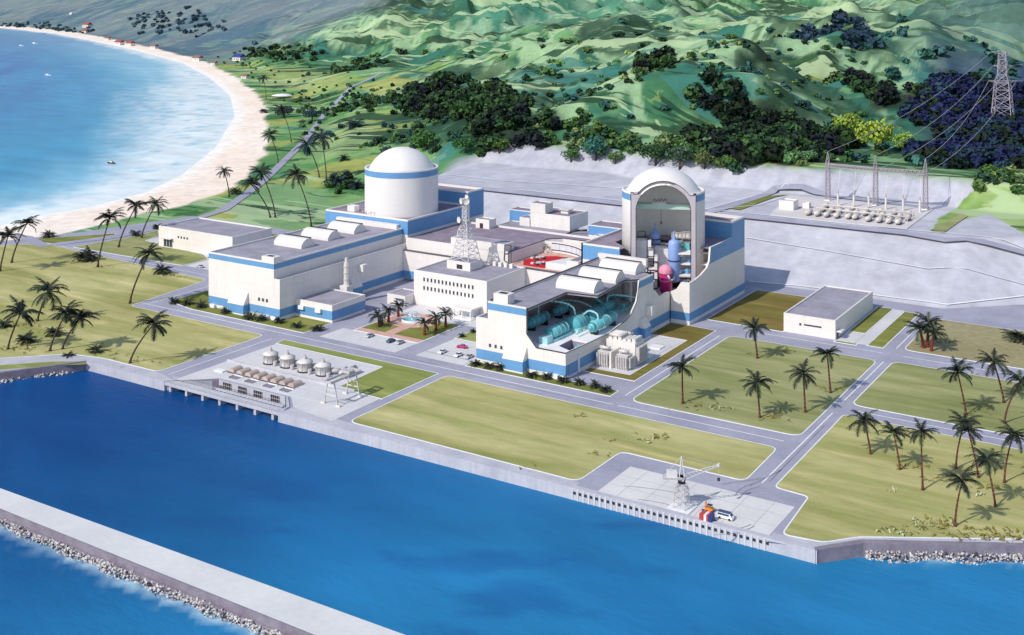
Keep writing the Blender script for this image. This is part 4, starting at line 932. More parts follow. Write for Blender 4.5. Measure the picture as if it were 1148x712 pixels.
def lp(y0, y1):
    b = MB(); b.box(ux-4.4, ux+4.4, y0-.6, y1+.6, zf, zf+1.3); b.build('casing_bed', LTEAL, t)
    b = MB(True); n = 14; L_ = (y1-y0)
    ys = [y0, y0+.9, y0+2.2, y0+L_*.5, y1-2.2, y1-.9, y1]; rs = [2.2, 3.0, 3.9, 4.2, 3.9, 3.0, 2.2]
    for (a, r1), (c, r2) in zip(zip(ys[:-1], rs[:-1]), zip(ys[1:], rs[1:])):
        for i in range(n):
            p, q = PI*i/n, PI*(i+1)/n
            b.face([(ux+r1*math.cos(p), a, zf+1.3+r1*math.sin(p)*.95), (ux+r1*math.cos(q), a, zf+1.3+r1*math.sin(q)*.95), (ux+r2*math.cos(q), c, zf+1.3+r2*math.sin(q)*.95), (ux+r2*math.cos(p), c, zf+1.3+r2*math.sin(p)*.95)], 0, True)
    for yy, r in ((y0, 2.2), (y1, 2.2)): b.face([(ux+r*math.cos(PI*i/n), yy, zf+1.3+r*math.sin(PI*i/n)*.95) for i in range(n+1)], 0, False)
    c = b.build('turbine_casing', TEAL, t)
    for k in range(4):
        y = y0+2.0+k*(L_-4)/3; b = MB(); 
        for i in range(n):
            p, q = PI*i/n, PI*(i+1)/n; r = 4.36
            for s in (0,): b.face([(ux+r*math.cos(p), y-.22, zf+1.3+r*math.sin(p)*.95), (ux+r*math.cos(q), y-.22, zf+1.3+r*math.sin(q)*.95), (ux+r*math.cos(q), y+.22, zf+1.3+r*math.sin(q)*.95), (ux+r*math.cos(p), y+.22, zf+1.3+r*math.sin(p)*.95)], 0)
        b.build('casing_rib', LTEAL, c)
lp(392.2, 403.2); lp(406, 417.5)
b = MB(True); hcyl(b, ux, 403, 406.2, zf+2.4, 1.1); hcyl(b, ux, 417.5, 420, zf+2.4, 1.2); hcyl(b, ux, 420, 429, zf+2.6, 2.3); b.build('high_pressure_casing', TEAL, t)
b = MB(); b.box(ux-2.8, ux+2.8, 419.5, 429.5, zf, zf+1.1); b.build('casing_bed', LTEAL, t)
def separator(x, y0, y1, lab):
    s = thing('steam_separator', lab, 'pressure vessel', (x, (y0+y1)/2, zf)); b = MB(True)
    hcyl(b, x, y0, y1, zf+3.2, 2.0); hcyl(b, x, y0-1.0, y0, zf+3.2, 1.1, r2=2.0); hcyl(b, x, y0-1.7, y0-1.0, zf+3.2, .8); hcyl(b, x, y1, y1+1.0, zf+3.2, 2.0, r2=1.0); b.build('vessel', TEAL, s)
    for k in range(4):
        y = y0+1.2+k*(y1-y0-2.4)/3; b = MB(True); hcyl(b, x, y-.2, y+.2, zf+3.2, 2.12); b.build('hoop', LTEAL, s)
    for y in (y0+2, y1-2): MB().box(x-1.6, x+1.6, y-.5, y+.5, zf, zf+1.8).build('saddle', DARK, s)
separator(-238.6, 383, 396.5, 'turquoise cylindrical vessel with pale hoops left of the turbine train'); separator(-215.3, 392, 410.5, 'turquoise cylindrical vessel with pale hoops right of the turbine train by the cut wall')
separator(-238.6, 404, 414, 'short turquoise vessel behind the left cylindrical vessel')
t = thing('steam_piping', 'tangle of pale turquoise steam pipes over the rear of the turbine train', 'pipework', (-226, 415, zf)); 
def pipe(pts, r=.38, m=LTEAL):
    # arcs smoothed by corner cutting
    q = [Vector(p) for p in pts]
    for _ in range(2):
        n = [q[0]]
        for a, b in zip(q[:-1], q[1:]): n += [a*.75+b*.25, a*.25+b*.75]
        n.append(q[-1]); q = n
    MB(True).path(q, r, 8).build('pipe', m, t)
pipe([(-238.6, 390, 14.4), (-238.6, 390, 19.5), (-232, 392, 20.5), (-226, 396, 18.5), (-225.6, 397, 14.5)], .42)
pipe([(-238.6, 408, 14.4), (-238.6, 408, 16.5), (-231, 410, 16.5), (-226, 411, 14.5)], .36); pipe([(-215.3, 397, 14), (-215.3, 397, 16.5), (-221, 400, 16.5), (-224, 401, 14)], .4)
pipe([(-225.6, 424, 13), (-225.6, 424, 17), (-218, 426, 17), (-215, 432, 15), (-215, 438, 13)], .45)
pipe([(-225.6, 421, 13), (-230, 421, 16), (-236, 424, 16), (-240, 432, 14), (-240, 440, 12)], .45); pipe([(-229, 418, 12), (-232, 424, 12.4), (-232, 434, 12.4), (-226, 440, 12.4), (-218, 440, 12.4)], .5, TEAL)
pipe([(-222, 418, 11.5), (-218, 421, 11.5), (-217, 430, 11.5), (-221, 436, 11.5)], .5, TEAL); pipe([(-219, 386, 10.6), (-219, 400, 10.6), (-220, 420, 10.6)], .3); pipe([(-233, 386, 10.6), (-233, 402, 10.6), (-232, 420, 10.6)], .3)
pipe([(-244, 372, 15), (-244, 376, 18), (-241, 381, 18), (-239, 384, 14)], .18); pipe([(-217, 375, 4), (-217, 381, 6), (-216, 386, 8)], .8, TEAL); pipe([(-214.3, 374, 5), (-214.3, 382, 6)], .6, LTEAL)
for (x, y) in ((-233, 430), (-228, 433), (-221, 430)):
    MB(True).cyl((x, y, zf), 1.3, 3.4, 12).build('valve', TEAL, t)
# ---- opened reactor building of the second unit
t = thing('reactor_building', 'blue banded reactor building cut open at its near corner, below the sectioned containment', 'reactor building', (-229, 488, 0))
RBD = [(0, 1.5, 0), (1.5, 5, 1), (5, 22.0, 0), (22.0, 28.5, 1), (28.5, 29.2, 0)]
w = MB(); plate(w, 'y', 456, 457, [(-211.5, 0), (-203.4, 0), (-203.4, 18), (-206.6, 17.8), (-208.8, 14.6), (-211.5, 13.2)], RBD, 0); w.build('front_wall', [WHITE, BLUE], t); w = MB(); plate(w, 'y', 456, 457, [(-256, 0), (-236.5, 0), (-236.5, 29.2), (-256, 29.2)], RBD, 0); w.build('front_wall', [WHITE, BLUE], t)
w = MB(); plate(w, 'x', -202.6, -203.4, [(456, 0), (520, 0), (520, 36.6), (504.3, 36.6), (504.3, 29.2), (479, 29.2), (477.8, 23.2), (475, 20.8), (468.4, 19), (462, 18.2), (456, 18)], [(0, 1.5, 0), (1.5, 5, 1), (5, 22.0, 0), (22.0, 35.8, 1), (35.8, 36.6, 0)], 0)
w.build('side_wall', [WHITE, BLUE], t)
w = MB(); plate(w, 'x', -256, -255.2, [(456, 0), (520, 0), (520, 29.2), (456, 29.2)], [(0, 22, 0), (22, 28.5, 1), (28.5, 29.2, 0)], 0); w.build('left_wall', [WHITE, BLUE], t)
block(t, -246, -203.45, 504.3, 519.9, 0, 36.6, [(0, 22, 0), (22, 35.8, 1), (35.8, 36.6, 0)], PROOF, 1.4, .8, name='upper_wall')
r = MB(); r.sheet([(-255.2, 457), (-236.5, 457), (-236.5, 462), (-246, 470), (-246, 504.2), (-255.2, 504.2)], 28.3); r.sheet([(-246, 486), (-203.5, 486), (-203.5, 504.2), (-246, 504.2)], 28.3); r.sheet([(-212, 479.5), (-203.5, 479.5), (-203.5, 486), (-212, 486)], 28.3); r.build('roof', PROOF, t)
w = MB(); w.box(-255, -213.5, 454.5+1.2, 456-.02, 24.3, 27.2); 
cx2, cy2, R2_ = -226.6, 480.6, 18.9
ncam = Vector((-cx2, -cy2, 0)).normalized(); ang0 = math.atan2(ncam.y, ncam.x)
d2 = thing('containment', 'sectioned white reactor containment cut open in an arch to show its interior', 'containment', (cx2, cy2, 8))
# solid of revolution cut by a vertical plane facing the harbour
prof = [(R2_, 4), (R2_, 45.2), (R2_-.8, 45.2), (R2_-.8, 44.3), (R2_-2.1, 44.4)]
Rs = ((R2_-2.1)**2+10.6**2)/(2*10.6); a1 = math.asin((R2_-2.1)/Rs)
prof += [(Rs*math.sin(a1*(1-i/14)), 44.4+Rs*math.cos(a1*(1-i/14))-(Rs-10.6)) for i in range(1, 14)]+[(.01, 55.0)]
prof += [(17.2*math.sin(i/14*PI/2)+.01, 37+16.2*math.cos(i/14*PI/2)) for i in range(0, 15)]+[(17.2, 4)]
bm = bmesh.new(); n = 96; rings = []
for (r_, z) in prof: rings.append([bm.verts.new((r_*math.cos(2*PI*i/n), r_*math.sin(2*PI*i/n), z)) for i in range(n)])
for a, b in zip(rings, rings[1:]+rings[:1]):
    for i in range(n): bm.faces.new((a[i], a[(i+1) % n], b[(i+1) % n], b[i]))
for f in bm.faces:
    c = f.calc_center_median(); rr = math.hypot(c.x, c.y); f.smooth = True
    f.material_index = 1 if (rr > R2_-.3 and 41.3 < c.z < 44.6) else 0
bmesh.ops.recalc_face_normals(bm, faces=bm.faces)
for zz in (41.4, 44.3):
    bmesh.ops.bisect_plane(bm, geom=bm.verts[:]+bm.edges[:]+bm.faces[:], plane_co=(0, 0, zz), plane_no=(0, 0, 1))
for f in bm.faces:
    c = f.calc_center_median(); rr = math.hypot(c.x, c.y); f.material_index = 1 if (rr > R2_-.3 and 41.4 < c.z < 44.3) else (3 if (rr < 17.4 and (c.z < 37 or rr*rr/295.8+((c.z-37)/16.2)**2 < 1.03)) else 0)
off = .64*R2_
res = bmesh.ops.bisect_plane(bm, geom=bm.verts[:]+bm.edges[:]+bm.faces[:], plane_co=ncam*off, plane_no=ncam, clear_outer=True)
edges = [e for e in res['geom_cut'] if isinstance(e, bmesh.types.BMEdge)]
cutpts = [(e.verts[0].co.copy(), e.verts[1].co.copy()) for e in edges]
fl = bmesh.ops.triangle_fill(bm, edges=edges, use_beauty=True)
for f in fl['geom']:
    if isinstance(f, bmesh.types.BMFace): f.material_index = 2; f.smooth = False
me = bpy.data.meshes.new('shell'); bm.to_mesh(me); bm.free()
for m_ in (CREAM, BLUE, mat('section_face', (.50, .46, .52), .7, .05), mat('liner_white', (.93, .92, .90), .6, .02, .2)): me.materials.append(m_)
o = bpy.data.objects.new('shell', me); C.objects.link(o); o.parent = d2
e = MB()
for a, b in cutpts:
    if a.z > 4.5 or b.z > 4.5: e.tube(a+Vector((cx2, cy2, 8))+ncam*.05, b+Vector((cx2, cy2, 8))+ncam*.05, .15, 4)
e.build('cut_edge', DARK, d2)
# interior of the opened containment
def inr(r_, a, z): return (cx2+r_*math.cos(ang0+math.radians(a)), cy2+r_*math.sin(ang0+math.radians(a)), z)
side = Vector((-ncam.y, ncam.x, 0))   # to the right seen from the harbour
def ip(s, k, z): # s to the right, k toward the harbour
    p = Vector((cx2, cy2, 0))+side*s+ncam*k; return (p.x, p.y, z)
def ibox(mb, s0, s1, k0, k1, z0, z1, mi=0):
    v = [ip(s0, k1, z0), ip(s1, k1, z0), ip(s1, k0, z0), ip(s0, k0, z0), ip(s0, k1, z1), ip(s1, k1, z1), ip(s1, k0, z1), ip(s0, k0, z1)]
    mb.idx(v, [(0, 3, 2, 1), (4, 5, 6, 7), (0, 1, 5, 4), (1, 2, 6, 5), (2, 3, 7, 6), (3, 0, 4, 7)], mi, False)
CR = mat('crane_green', (.50, .68, .62), .5, .08)
t = thing('polar_crane', 'pale green overhead crane beam spanning the inside of the opened containment', 'overhead crane', ip(0, 0, 45))
m = MB(); ibox(m, -16.6, 16.6, 1.2, 3.0, 44.2, 46.4); ibox(m, -16.6, 16.6, -3.0, -1.2, 44.2, 46.4); m.build('girder', CR, t)
m = MB(); ibox(m, -5, 1.5, -3, 3, 46.4, 47.4); m.build('trolley', LSTEEL, t); m = MB(True)
for s in (-4, -2.4, -.8, .8): m.tube(ip(s, 3.1, 47.6), ip(s, -2, 47.6), .7, 10)
m.build('winch', STEEL, t); m = MB(); m.tube(ip(-1, 1.5, 46), ip(-1, 1.5, 38), .1); ibox(m, -1.4, -.6, 1.1, 1.9, 37.2, 38.2); m.build('hook', DARK, t)
m = MB(True); 
for z, hh, mm in ((42.6, 1.4, CR), ):
    q = MB(); 
    for i in range(40):
        a = 62+i*(236/40); b = a+236/40
        q.face([inr(16.9, a, z), inr(16.9, b, z), inr(16.9, b, z+hh), inr(16.9, a, z+hh)], 0); q.face([inr(16.9, a, z+hh), inr(16.9, b, z+hh), inr(17.15, b, z+hh), inr(17.15, a, z+hh)], 0)
    q.build('ring_rail', mm, t)
q = MB()
for s in np.linspace(-16, 16, 25): q.tube(ip(s, 3.0, 46.4), ip(s, 3.0, 47.5), .06)
q.tube(ip(-16.4, 3, 47.5), ip(16.4, 3, 47.5), .07); q.build('handrail', LSTEEL, t)
t = thing('reactor_internals', 'concrete floors and compartment walls inside the opened reactor building', 'interior structure', ip(0, 0, 5))
m = MB(True); m.lathe((cx2, cy2, 0), [(.01, 26), (17.1, 26)], 48, sm=False)
for a, b in ((0, 0),): pass
fl = MB()
def halfdisc(z, k1, r=17.0):
    pts = []
    for i in range(33):
        a = math.radians(180*i/32); s, k = r*math.cos(a), -r*math.sin(a); pts.append(ip(s, k, z))
    kk = k1; s1 = math.sqrt(max(r*r-kk*kk, 1)); pts = [ip(s1, kk, z)]+[p for p in pts]+[ip(-s1, kk, z)]
    fl.face(pts, 0)
halfdisc(27, -1.5); ibox(fl, -16.5, -4, -1.5, 6, 22.5, 26.8); ibox(fl, -16, 16, -2.2, -1.5, 12, 27)
ibox(fl, -4, -2.6, -1.5, 11, 8, 24); ibox(fl, 5.5, 16, -1.5, 8.5, 20.2, 20.9); ibox(fl, 5.5, 16.5, -1.5, 9.5, 15.2, 15.9); ibox(fl, 5, 16.5, -1.5, 10, 25.2, 25.8); ibox(fl, 3.2, 4, -1, 9, 8, 22)
ibox(fl, -17, -4, -1.5, 10, 17, 17.6); ibox(fl, -17, -4, -1.5, 10.5, 12, 12.6); ibox(fl, -22, 19, -2, 12, 6.6, 7.2); ibox(fl, -12.5, -5.5, 2, 7, 26.8, 30.5)
fl.build('floor_slab', mat('pale_interior', (.86, .83, .85), .7, .06), t)
bk = MB(); ibox(bk, 16.8, 24.0, -1, -.4, 7, 28); ibox(bk, 16.8, 20.8, -.4, 8, 20.2, 20.8); ibox(bk, 16.8, 20.8, -.4, 8, 15, 15.6); ibox(bk, 16.8, 21.6, -.4, 6, 25, 25.6); bk.build('side_bay', INNER, t)
MB().sheet(R4(-255, -203.5, 457.2, 504), 6.4).build('basement_floor', mat('maroon_floor', (.16, .03, .05), .8, .1), t)
m = MB()
zs = [20, 25.5]; 
def frame(mb, s0, s1, z0, z1, k, nx=1, nz=1, r=.28):
    for i in range(nx+1): s = s0+(s1-s0)*i/nx; mb.tube(ip(s, k, z0), ip(s, k, z1), r)
    for i in range(nz+1): z = z0+(z1-z0)*i/nz; mb.tube(ip(s0, k, z), ip(s1, k, z), r)
frame(m, -7.2, -4.2, 20, 32, 10.5, 1, 3); frame(m, -7, -2.4, 10, 22, 11.4, 1, 3); frame(m, -19, -15.6, 21, 26.4, 12.6); frame(m, -13.5, -9.3, 16, 22, 11.2, 1, 1); frame(m, -11.5, -8.2, 27, 33.5, 1, 1, 1, .18)
m.build('section_frame', DARK, t)
def vessel(lab, s, k, z0, r_, h, m_, m2=None, name='pressure_vessel', neck=True):
    p = ip(s, k, z0); v = thing(name, lab, 'pressure vessel', p); b = MB(True)
    pf = [(r_*.3, -r_*.5), (r_*.8, -r_*.3), (r_, 0), (r_, h), (r_*.9, h+r_*.35), (r_*.55, h+r_*.65), (.02, h+r_*.75)]
    b.lathe(p, pf, 24); b.build('body', m_, v)
    q = MB(True); q.cyl((p[0], p[1], z0+h*.52), r_*1.06, .5, 24); q.build('ring', DARK if m2 is None else m2, v)
    if neck: q = MB(True); q.cyl((p[0], p[1], z0+h+r_*.6), r_*.3, 1.6, 12); q.cyl((p[0], p[1], z0+h+r_*.6+1.6), r_*.15, 2.4, 8); q.build('nozzle', m_, v)
    return v
vessel('tall pale blue steam generator in the middle of the opened containment', 4.9, 8, 13.5, 2.7, 16.2, PBLUE)
v = vessel('magenta pressure vessel with a pink head at the foot of the opened containment', 1.0, 12.5, 9.2, 2.6, 9.0, MAG, PINK, neck=False)
b = MB(True); p = ip(1.0, 12.5, 17.4); b.lathe(p, [(3.1, 0), (3.1, 1.4), (2.6, 2.6), (1.3, 3.5), (.02, 3.8)], 24); b.build('head', PINK, v)
for s in (-.2, 2.2): MB(True).cyl(ip(s, 12.5, 5.6), .5, 3.4, 8).build('leg', LSTEEL, v)
vessel('squat blue vessel on the upper floor of the opened containment', -3.8, -3.5, 27.2, 2.6, 3.6, PBLUE)
t = thing('reactor_pipework', 'blue and turquoise pumps and pipes on the floors of the opened reactor building', 'pipework', ip(10, 5, 10))
m = MB(True); rg = random.Random(5)
for s, k, z in ((7.5, 6, 15.9), (10.8, 6.5, 15.9), (8, 6, 20.9), (11.5, 6, 20.9), (9, 7, 10.5), (19, 4, 15.6), (22, 4, 20.8), (-14, 7, 17.6), (-11, 7, 17.6), (-8.5, 8, 12.6), (-12, 8, 12.6)):
    m.cyl(ip(s, k, z), .9, 2.3, 10); m.tube(ip(s-1.2, k, z+1.5), ip(s+1.6, k, z+1.5), .5, 8)
m.build('pump', mat('pump_blue', (.18, .40, .66), .4, .1), t)
m = MB(True)
for s, k, z in ((10.5, 2, 25.8), (7, 3, 27), (-13, 6, 13.4)): ibox(m, s-1.4, s+1.4, k-1, k+1, z, z+3)
m.build('cabinet', TEAL, t); m = MB(True)
for k in range(11):
    a = ip(rg.uniform(4, 12), rg.uniform(4, 8), rg.choice((17.2, 22, 13))); b_ = ip(rg.uniform(4, 15), rg.uniform(4, 8), a[2]); m.tube(a, b_, .3, 8); m.tube(b_, (b_[0], b_[1], b_[2]-2.5), .3, 8)
m.path([ip(2.0, 14.8, 17), ip(3.2, 14.5, 14.5), ip(4.6, 12, 14.5), ip(5, 10, 15.5)], .45, 8); m.build('pipe', mat('white_pipe', (.75, .75, .78), .4, .05), t)
t = thing('equipment_rack', 'white ring of pipes and tanks on legs at the right of the upper containment floor', 'equipment rack', ip(9, -4, 27)); m = MB(True)
for s in np.linspace(4.5, 13, 6): m.cyl(ip(s, -4, 30.2), .9, 1.8, 10)
m.build('tank', LSTEEL, t); m = MB()
for s in (4, 8.7, 13.4): m.tube(ip(s, -3, 27), ip(s, -3, 32.4), .16); m.tube(ip(s, -6, 27), ip(s, -6, 32.4), .16)
m.tube(ip(4, -3, 32.4), ip(13.4, -3, 32.4), .2); m.tube(ip(4, -3, 30), ip(13.4, -3, 30), .2); m.tube(ip(4, -6, 32.4), ip(13.4, -6, 32.4), .2); m.build('frame', STEEL, t)
# ================================================================ transformer yard
t = thing('transformer', 'white transformer with upright radiator fins at the near left of the fenced pad', 'transformer', (-208, 387, .05))
def xf(t, x, y, s=1.0, nrad=5, side=-1):
    b = MB(); b.box(x-2.1*s, x+2.1*s, y-2*s, y+2*s, .4, 5.2*s); b.box(x-2.4*s, x+2.4*s, y-2.2*s, y+2.2*s, .05, .5); b.box(x-2.3*s, x+2.3*s, y-2.2*s, y+2.2*s, 5.2*s, 5.5*s); b.build('tank', LSTEEL, t)
    for k in range(nrad):
        xx = x-2.0*s+k*4.0*s/(nrad-1); r = MB(True); r.cyl((xx, y-2.9*s, .9), .42*s, 3.9*s, 10); r.cyl((xx, y-2.9*s, 4.8*s), .3*s, .5, 10, r2=.1); r.build('radiator', STEEL, t)
    for k in range(3):
        yy = y-1.4*s+k*1.4*s; r = MB(True); r.cyl((x+2.9*s, yy, .9), .42*s, 3.9*s, 10); r.build('radiator', STEEL, t)
    r = MB(True)
    for k in range(3):
        xx = x-1.3*s+k*1.3*s; r.cyl((xx, y+.8, 5.4*s), .25, 1.9, 8, r2=.12)
        for j in range(4): r.cyl((xx, y+.8, 5.6*s+j*.4), .36, .14, 8)
    r.build('bushing', STEEL, t)
    r = MB(True); r.tube((x-1.8*s, y-1, 6.7*s), (x+1.6*s, y-1, 6.7*s), .55*s, 12); r.build('conservator', LSTEEL, t)
xf(t, -207.3, 388.5, 1.05)
t = thing('transformer', 'white transformer with upright radiator fins at the near right corner of the pad', 'transformer', (-199, 388, .05)); xf(t, -199.5, 389, 1.0)
t = thing('blast_wall', 'tall white blast wall block standing between the transformers', 'wall', (-203, 396, .05))
MB().prism([(-209.6, 393.2), (-197.2, 393.2), (-197.2, 401), (-209.6, 401)], .05, 8.6).build('wall', WHITE, t)
MB().box(-204.2, -203.4, 385.4, 393, .05, 6.4).build('fin_wall', WHITE, t)
m = MB()
for k in range(6): m.box(-209+k*2, -207.6+k*2, 394.2, 400.2, 8.6, 9.3+(k % 3)*.35)
m.build('roof_unit', LSTEEL, t); m = MB(True)
for k in range(4): m.tube((-208.8, 394.6+k*1.6, 10.2), (-203.6, 394.6+k*1.6, 10.2), .6, 10)
m.build('duct', LSTEEL, t)
m = MB()
for k in range(7): m.box(-197.2, -195.6, 393.6+k*1.05, 394.2+k*1.05, 1, 7.2)
m.build('side_radiator', STEEL, t)
for k, (x0, x1, y0, y1) in enumerate(((-209.5, -204.5, 402, 407.5),)):
    t = thing('transformer', 'low white transformer half hidden behind the tall blast wall', 'transformer', (-207, 405, .05)); xf(t, -206.8, 406, 1.25)
for lab, x, y, w in (('square white concrete pad in the middle of the transformer yard paving', -200.5, 419, 2.5), ('square white concrete pad beside the blast wall end', -199.2, 407, 2.2)):
    o = MB().box(x-w, x+w, y-w, y+w, .05, .55).build('equipment_pad', KERB); tag(o, lab, 'pad')
# ================================================================ intake yard
def screen_tank(p, lab):
    x, y = p; t = thing('water_tank', lab, 'tank', (x, y, .03), 'round strainer tanks in the intake yard'); b = MB(True)
    b.lathe((x, y, 0), [(2.7, .4), (2.7, 3.4), (2.95, 3.4), (2.95, 3.8), (1.2, 4.6), (.02, 4.7)], 26); b.build('body', LSTEEL, t)
    b = MB(True); b.cyl((x, y, .03), 2.9, .5, 26); b.build('base', DARK, t)
    b = MB(True); b.cyl((x, y, 4.5), .7, .9, 12); b.cyl((x, y, 5.4), .3, .9, 10); b.build('motor', STEEL, t)
    b = MB()
    for k in range(10):
        a = k*.628; b.tube((x+2.8*math.cos(a), y+2.8*math.sin(a), .3), (x+2.8*math.cos(a), y+2.8*math.sin(a), 3.5), .11)
    b.build('stiffener', STEEL, t)
    b = MB(True); b.tube((x+2.3, y+1.2, 1.6), (x+5.6, y+3.4, 1.6), .8, 12); b.tube((x+5.6, y+3.4, 1.6), (x+6.0, y+6.4, 1.6), .8, 12); b.cyl((x+3.9, y-1.6, .2), .8, 1.6, 10); b.build('pipe', STEEL, t)
for (px, py), lab in (((303.5, 407), 'round white strainer tank, leftmost of the row of four in the intake yard'), ((322.5, 411), 'round white strainer tank, second from the left in the intake yard'), ((342, 416), 'round white strainer tank, third from the left in the intake yard'), ((362.5, 420), 'round white strainer tank nearest the yard gantry crane')):
    screen_tank(P(px, py), lab)
for i in range(8):
    x = -321.3+i*4.35; g_ = ['leftmost', 'second', 'third', 'fourth', 'fifth', 'sixth', 'seventh', 'rightmost'][i]
    t = thing('pump_cover', f'low rounded pale pump housing, {g_} in the row before the strainer tanks', 'pump cover', (x, 306.6, .03), 'pump covers in the intake yard'); b = MB()
    n = 8
    for k in range(n):
        a, c = PI*k/n, PI*(k+1)/n; q = lambda s, yy: (x+1.5*math.cos(s), yy, .5+1.15*math.sin(s))
        b.face([q(a, 304.2), q(c, 304.2), q(c, 308.9), q(a, 308.9)], 0, True)
    b.face([q(PI*k/n, 304.2) for k in range(n+1)], 0, False); b.face([q(PI*k/n, 308.9) for k in range(n, -1, -1)], 0, False); b.box(x-1.65, x+1.65, 304, 309.1, .03, .5); b.build('housing', mat('tan_paint', (.50, .40, .35), .6, .08), t)
    MB().box(x-1.8, x+1.8, 303.8, 304.0, .03, .35).build('plinth', DARK, t)
for i, x in enumerate((-316.0, -307.8, -298.6, -290.3)):
    o = MB(); o.box(x-2.1, x+2.1, 299.7, 302.6, .05, .09, 0); o.box(x-2.3, x+2.3, 302.6, 302.9, .03, .5, 1); o.box(x-2.3, x-2.05, 299.6, 302.6, .03, .4, 1)
    o = o.build('pit_cover', [DCONC, KERB]); tag(o, f'sunken grey square pit, {["leftmost", "second from left", "third from left", "rightmost"][i]} behind the intake openings', 'pit', 'square pits in the intake deck')
o = MB(); o.box(-328.3, -324, 302.2, 304.6, .03, .5); tag(o.build('access_hatch', KERB), 'single square white hatch at the left end of the intake deck', 'hatch')
t = thing('pipe_vessel', 'horizontal pale cylinder lying behind the yard gantry crane', 'tank', (-276, 325, 0)); b = MB(True); hcyl(b, -281.6, 321, 329, 1.9, 1.3); b.build('vessel', LSTEEL, t)
for y in (322.5, 327.5): MB().box(-282.7, -280.5, y-.4, y+.4, .03, 1.2).build('saddle', STEEL, t)
MB().box(-334+1, -268.5, 313.2, 313.7, .03, .75).build('x', QCONC); o = C.objects[-1]; o.name = 'low_wall'; tag(o, 'low concrete kerb wall running along the front of the strainer tanks', 'wall')
t = thing('gantry_crane', 'grey A-frame gantry crane with twin beams at the right end of the intake yard', 'gantry crane', (-266.8, 304.5, .03))
for y in (298.8, 310.3):
    for s, dx in ((-1, 3.1), (1, 3.1)):
        MB().tube((-266.8+s*dx, y, .03), (-266.8+s*1.5, y, 8.0), .24, 4).build('leg', STEEL, t)
    m = MB(); m.tube((-269.2, y, 3.4), (-264.4, y, 3.4), .2); m.tube((-268.8, y, 5.2), (-264.9, y, 5.2), .16); m.box(-271.2, -269.4, y-.5, y+.5, .03, .6); m.box(-264.3, -262.5, y-.5, y+.5, .03, .6); m.build('brace', LSTEEL, t)
for x in (-268.4, -265.2): MB().box(x-.35, x+.35, 296.6, 312.4, 8.0, 8.7).build('beam', STEEL, t)
m = MB(); m.box(-269, -264.7, 296.4, 296.9, 8.1, 8.9); m.box(-269, -264.7, 312, 312.5, 8.1, 8.9); m.box(-268.8, -264.8, 306, 308.6, 9.0, 9.8); m.build('trolley', STEEL, t)
# ================================================================ switchyard
zs = 22.26
t = thing('switchyard_gantry', 'lattice gantry of three masts joined by truss beams at the hillside switchyard', 'gantry', (-178, 662, zs))
gb = [(*UV((928-CX)/F*673, 673.), ), (*UV((981.5-CX)/F*656, 656.), ), (*UV((1037.5-CX)/F*643, 643.), )]
gp_ = []
for (x, y) in gb:
    m = MB(); lattice((x, y, zs), [(1.25, 0), (1.2, 4), (1.15, 8), (1.1, 12), (1.05, 16), (1.0, 20), (.95, 22.5)], .17, .6, m)
    lattice((x, y, zs+22.5), [(.9, 0), (.55, 3), (.1, 6)], .13, .6, m); m.build('mast', mat('lattice_paint', (.34, .29, .33), .6, .1), t)
    MB().box(x-1.6, x+1.6, y-1.6, y+1.6, zs-.1, zs+.4).build('footing', KERB, t); gp_.append(Vector((x, y, zs)))
for a, b in zip(gp_[:-1], gp_[1:]):
    m = MB(); n = 12; dr = (b-a)/n; nn = Vector((-dr.y, dr.x, 0)).normalized()*.8
    for k in range(n):
        for s in (-1, 1):
            p = a+dr*k+nn*s; q = a+dr*(k+1)+nn*s
            m.tube(p+Vector((0, 0, 19.6)), q+Vector((0, 0, 19.6)), .27); m.tube(p+Vector((0, 0, 21.6)), q+Vector((0, 0, 21.6)), .27)
            m.tube(p+Vector((0, 0, 19.6)), (p+q)/2+Vector((0, 0, 21.6)), .2); m.tube((p+q)/2+Vector((0, 0, 21.6)), q+Vector((0, 0, 19.6)), .2)
        m.tube(a+dr*k+nn+Vector((0, 0, 19.6)), a+dr*k-nn+Vector((0, 0, 19.6)), .1)
    m.build('truss_beam', MATS['lattice_paint'], t)
k6 = []
ordn = ['leftmost', 'second', 'third', 'fourth', 'fifth', 'rightmost']
for i, (px, dd) in enumerate(((935, 664), (952.5, 660), (969, 656.5), (988, 652), (1007, 648), (1025.5, 643))):
    x, y = UV((px-CX)/F*dd, dd-8.0); t = thing('insulator_post', f'tall pale insulator post in front of the gantry, {ordn[i]} of six', 'insulator post', (x, y, zs), 'insulator posts under the gantry')
    m = MB(True); m.cyl((x, y, zs), .62, 6.6, 10); m.build('post', LSTEEL, t); m = MB(True)
    for k in range(5): m.cyl((x, y, zs+6.6+k*.42), .46, .18, 10)
    m.cyl((x, y, zs+6.6), .22, 2.4, 8); m.build('insulator', STEEL, t)
    # drop conductor
    top_ = Vector((x, y, zs+8.8)); bt = Vector((*UV((px+7-CX)/F*(dd+4), dd+4.), zs+19.6)); m = MB(); pts = [top_.lerp(bt, s/6)+Vector((0, 0, -.9*math.sin(PI*s/6))) for s in range(7)]; m.path(pts, .11, 4); m.build('conductor', LSTEEL, t)
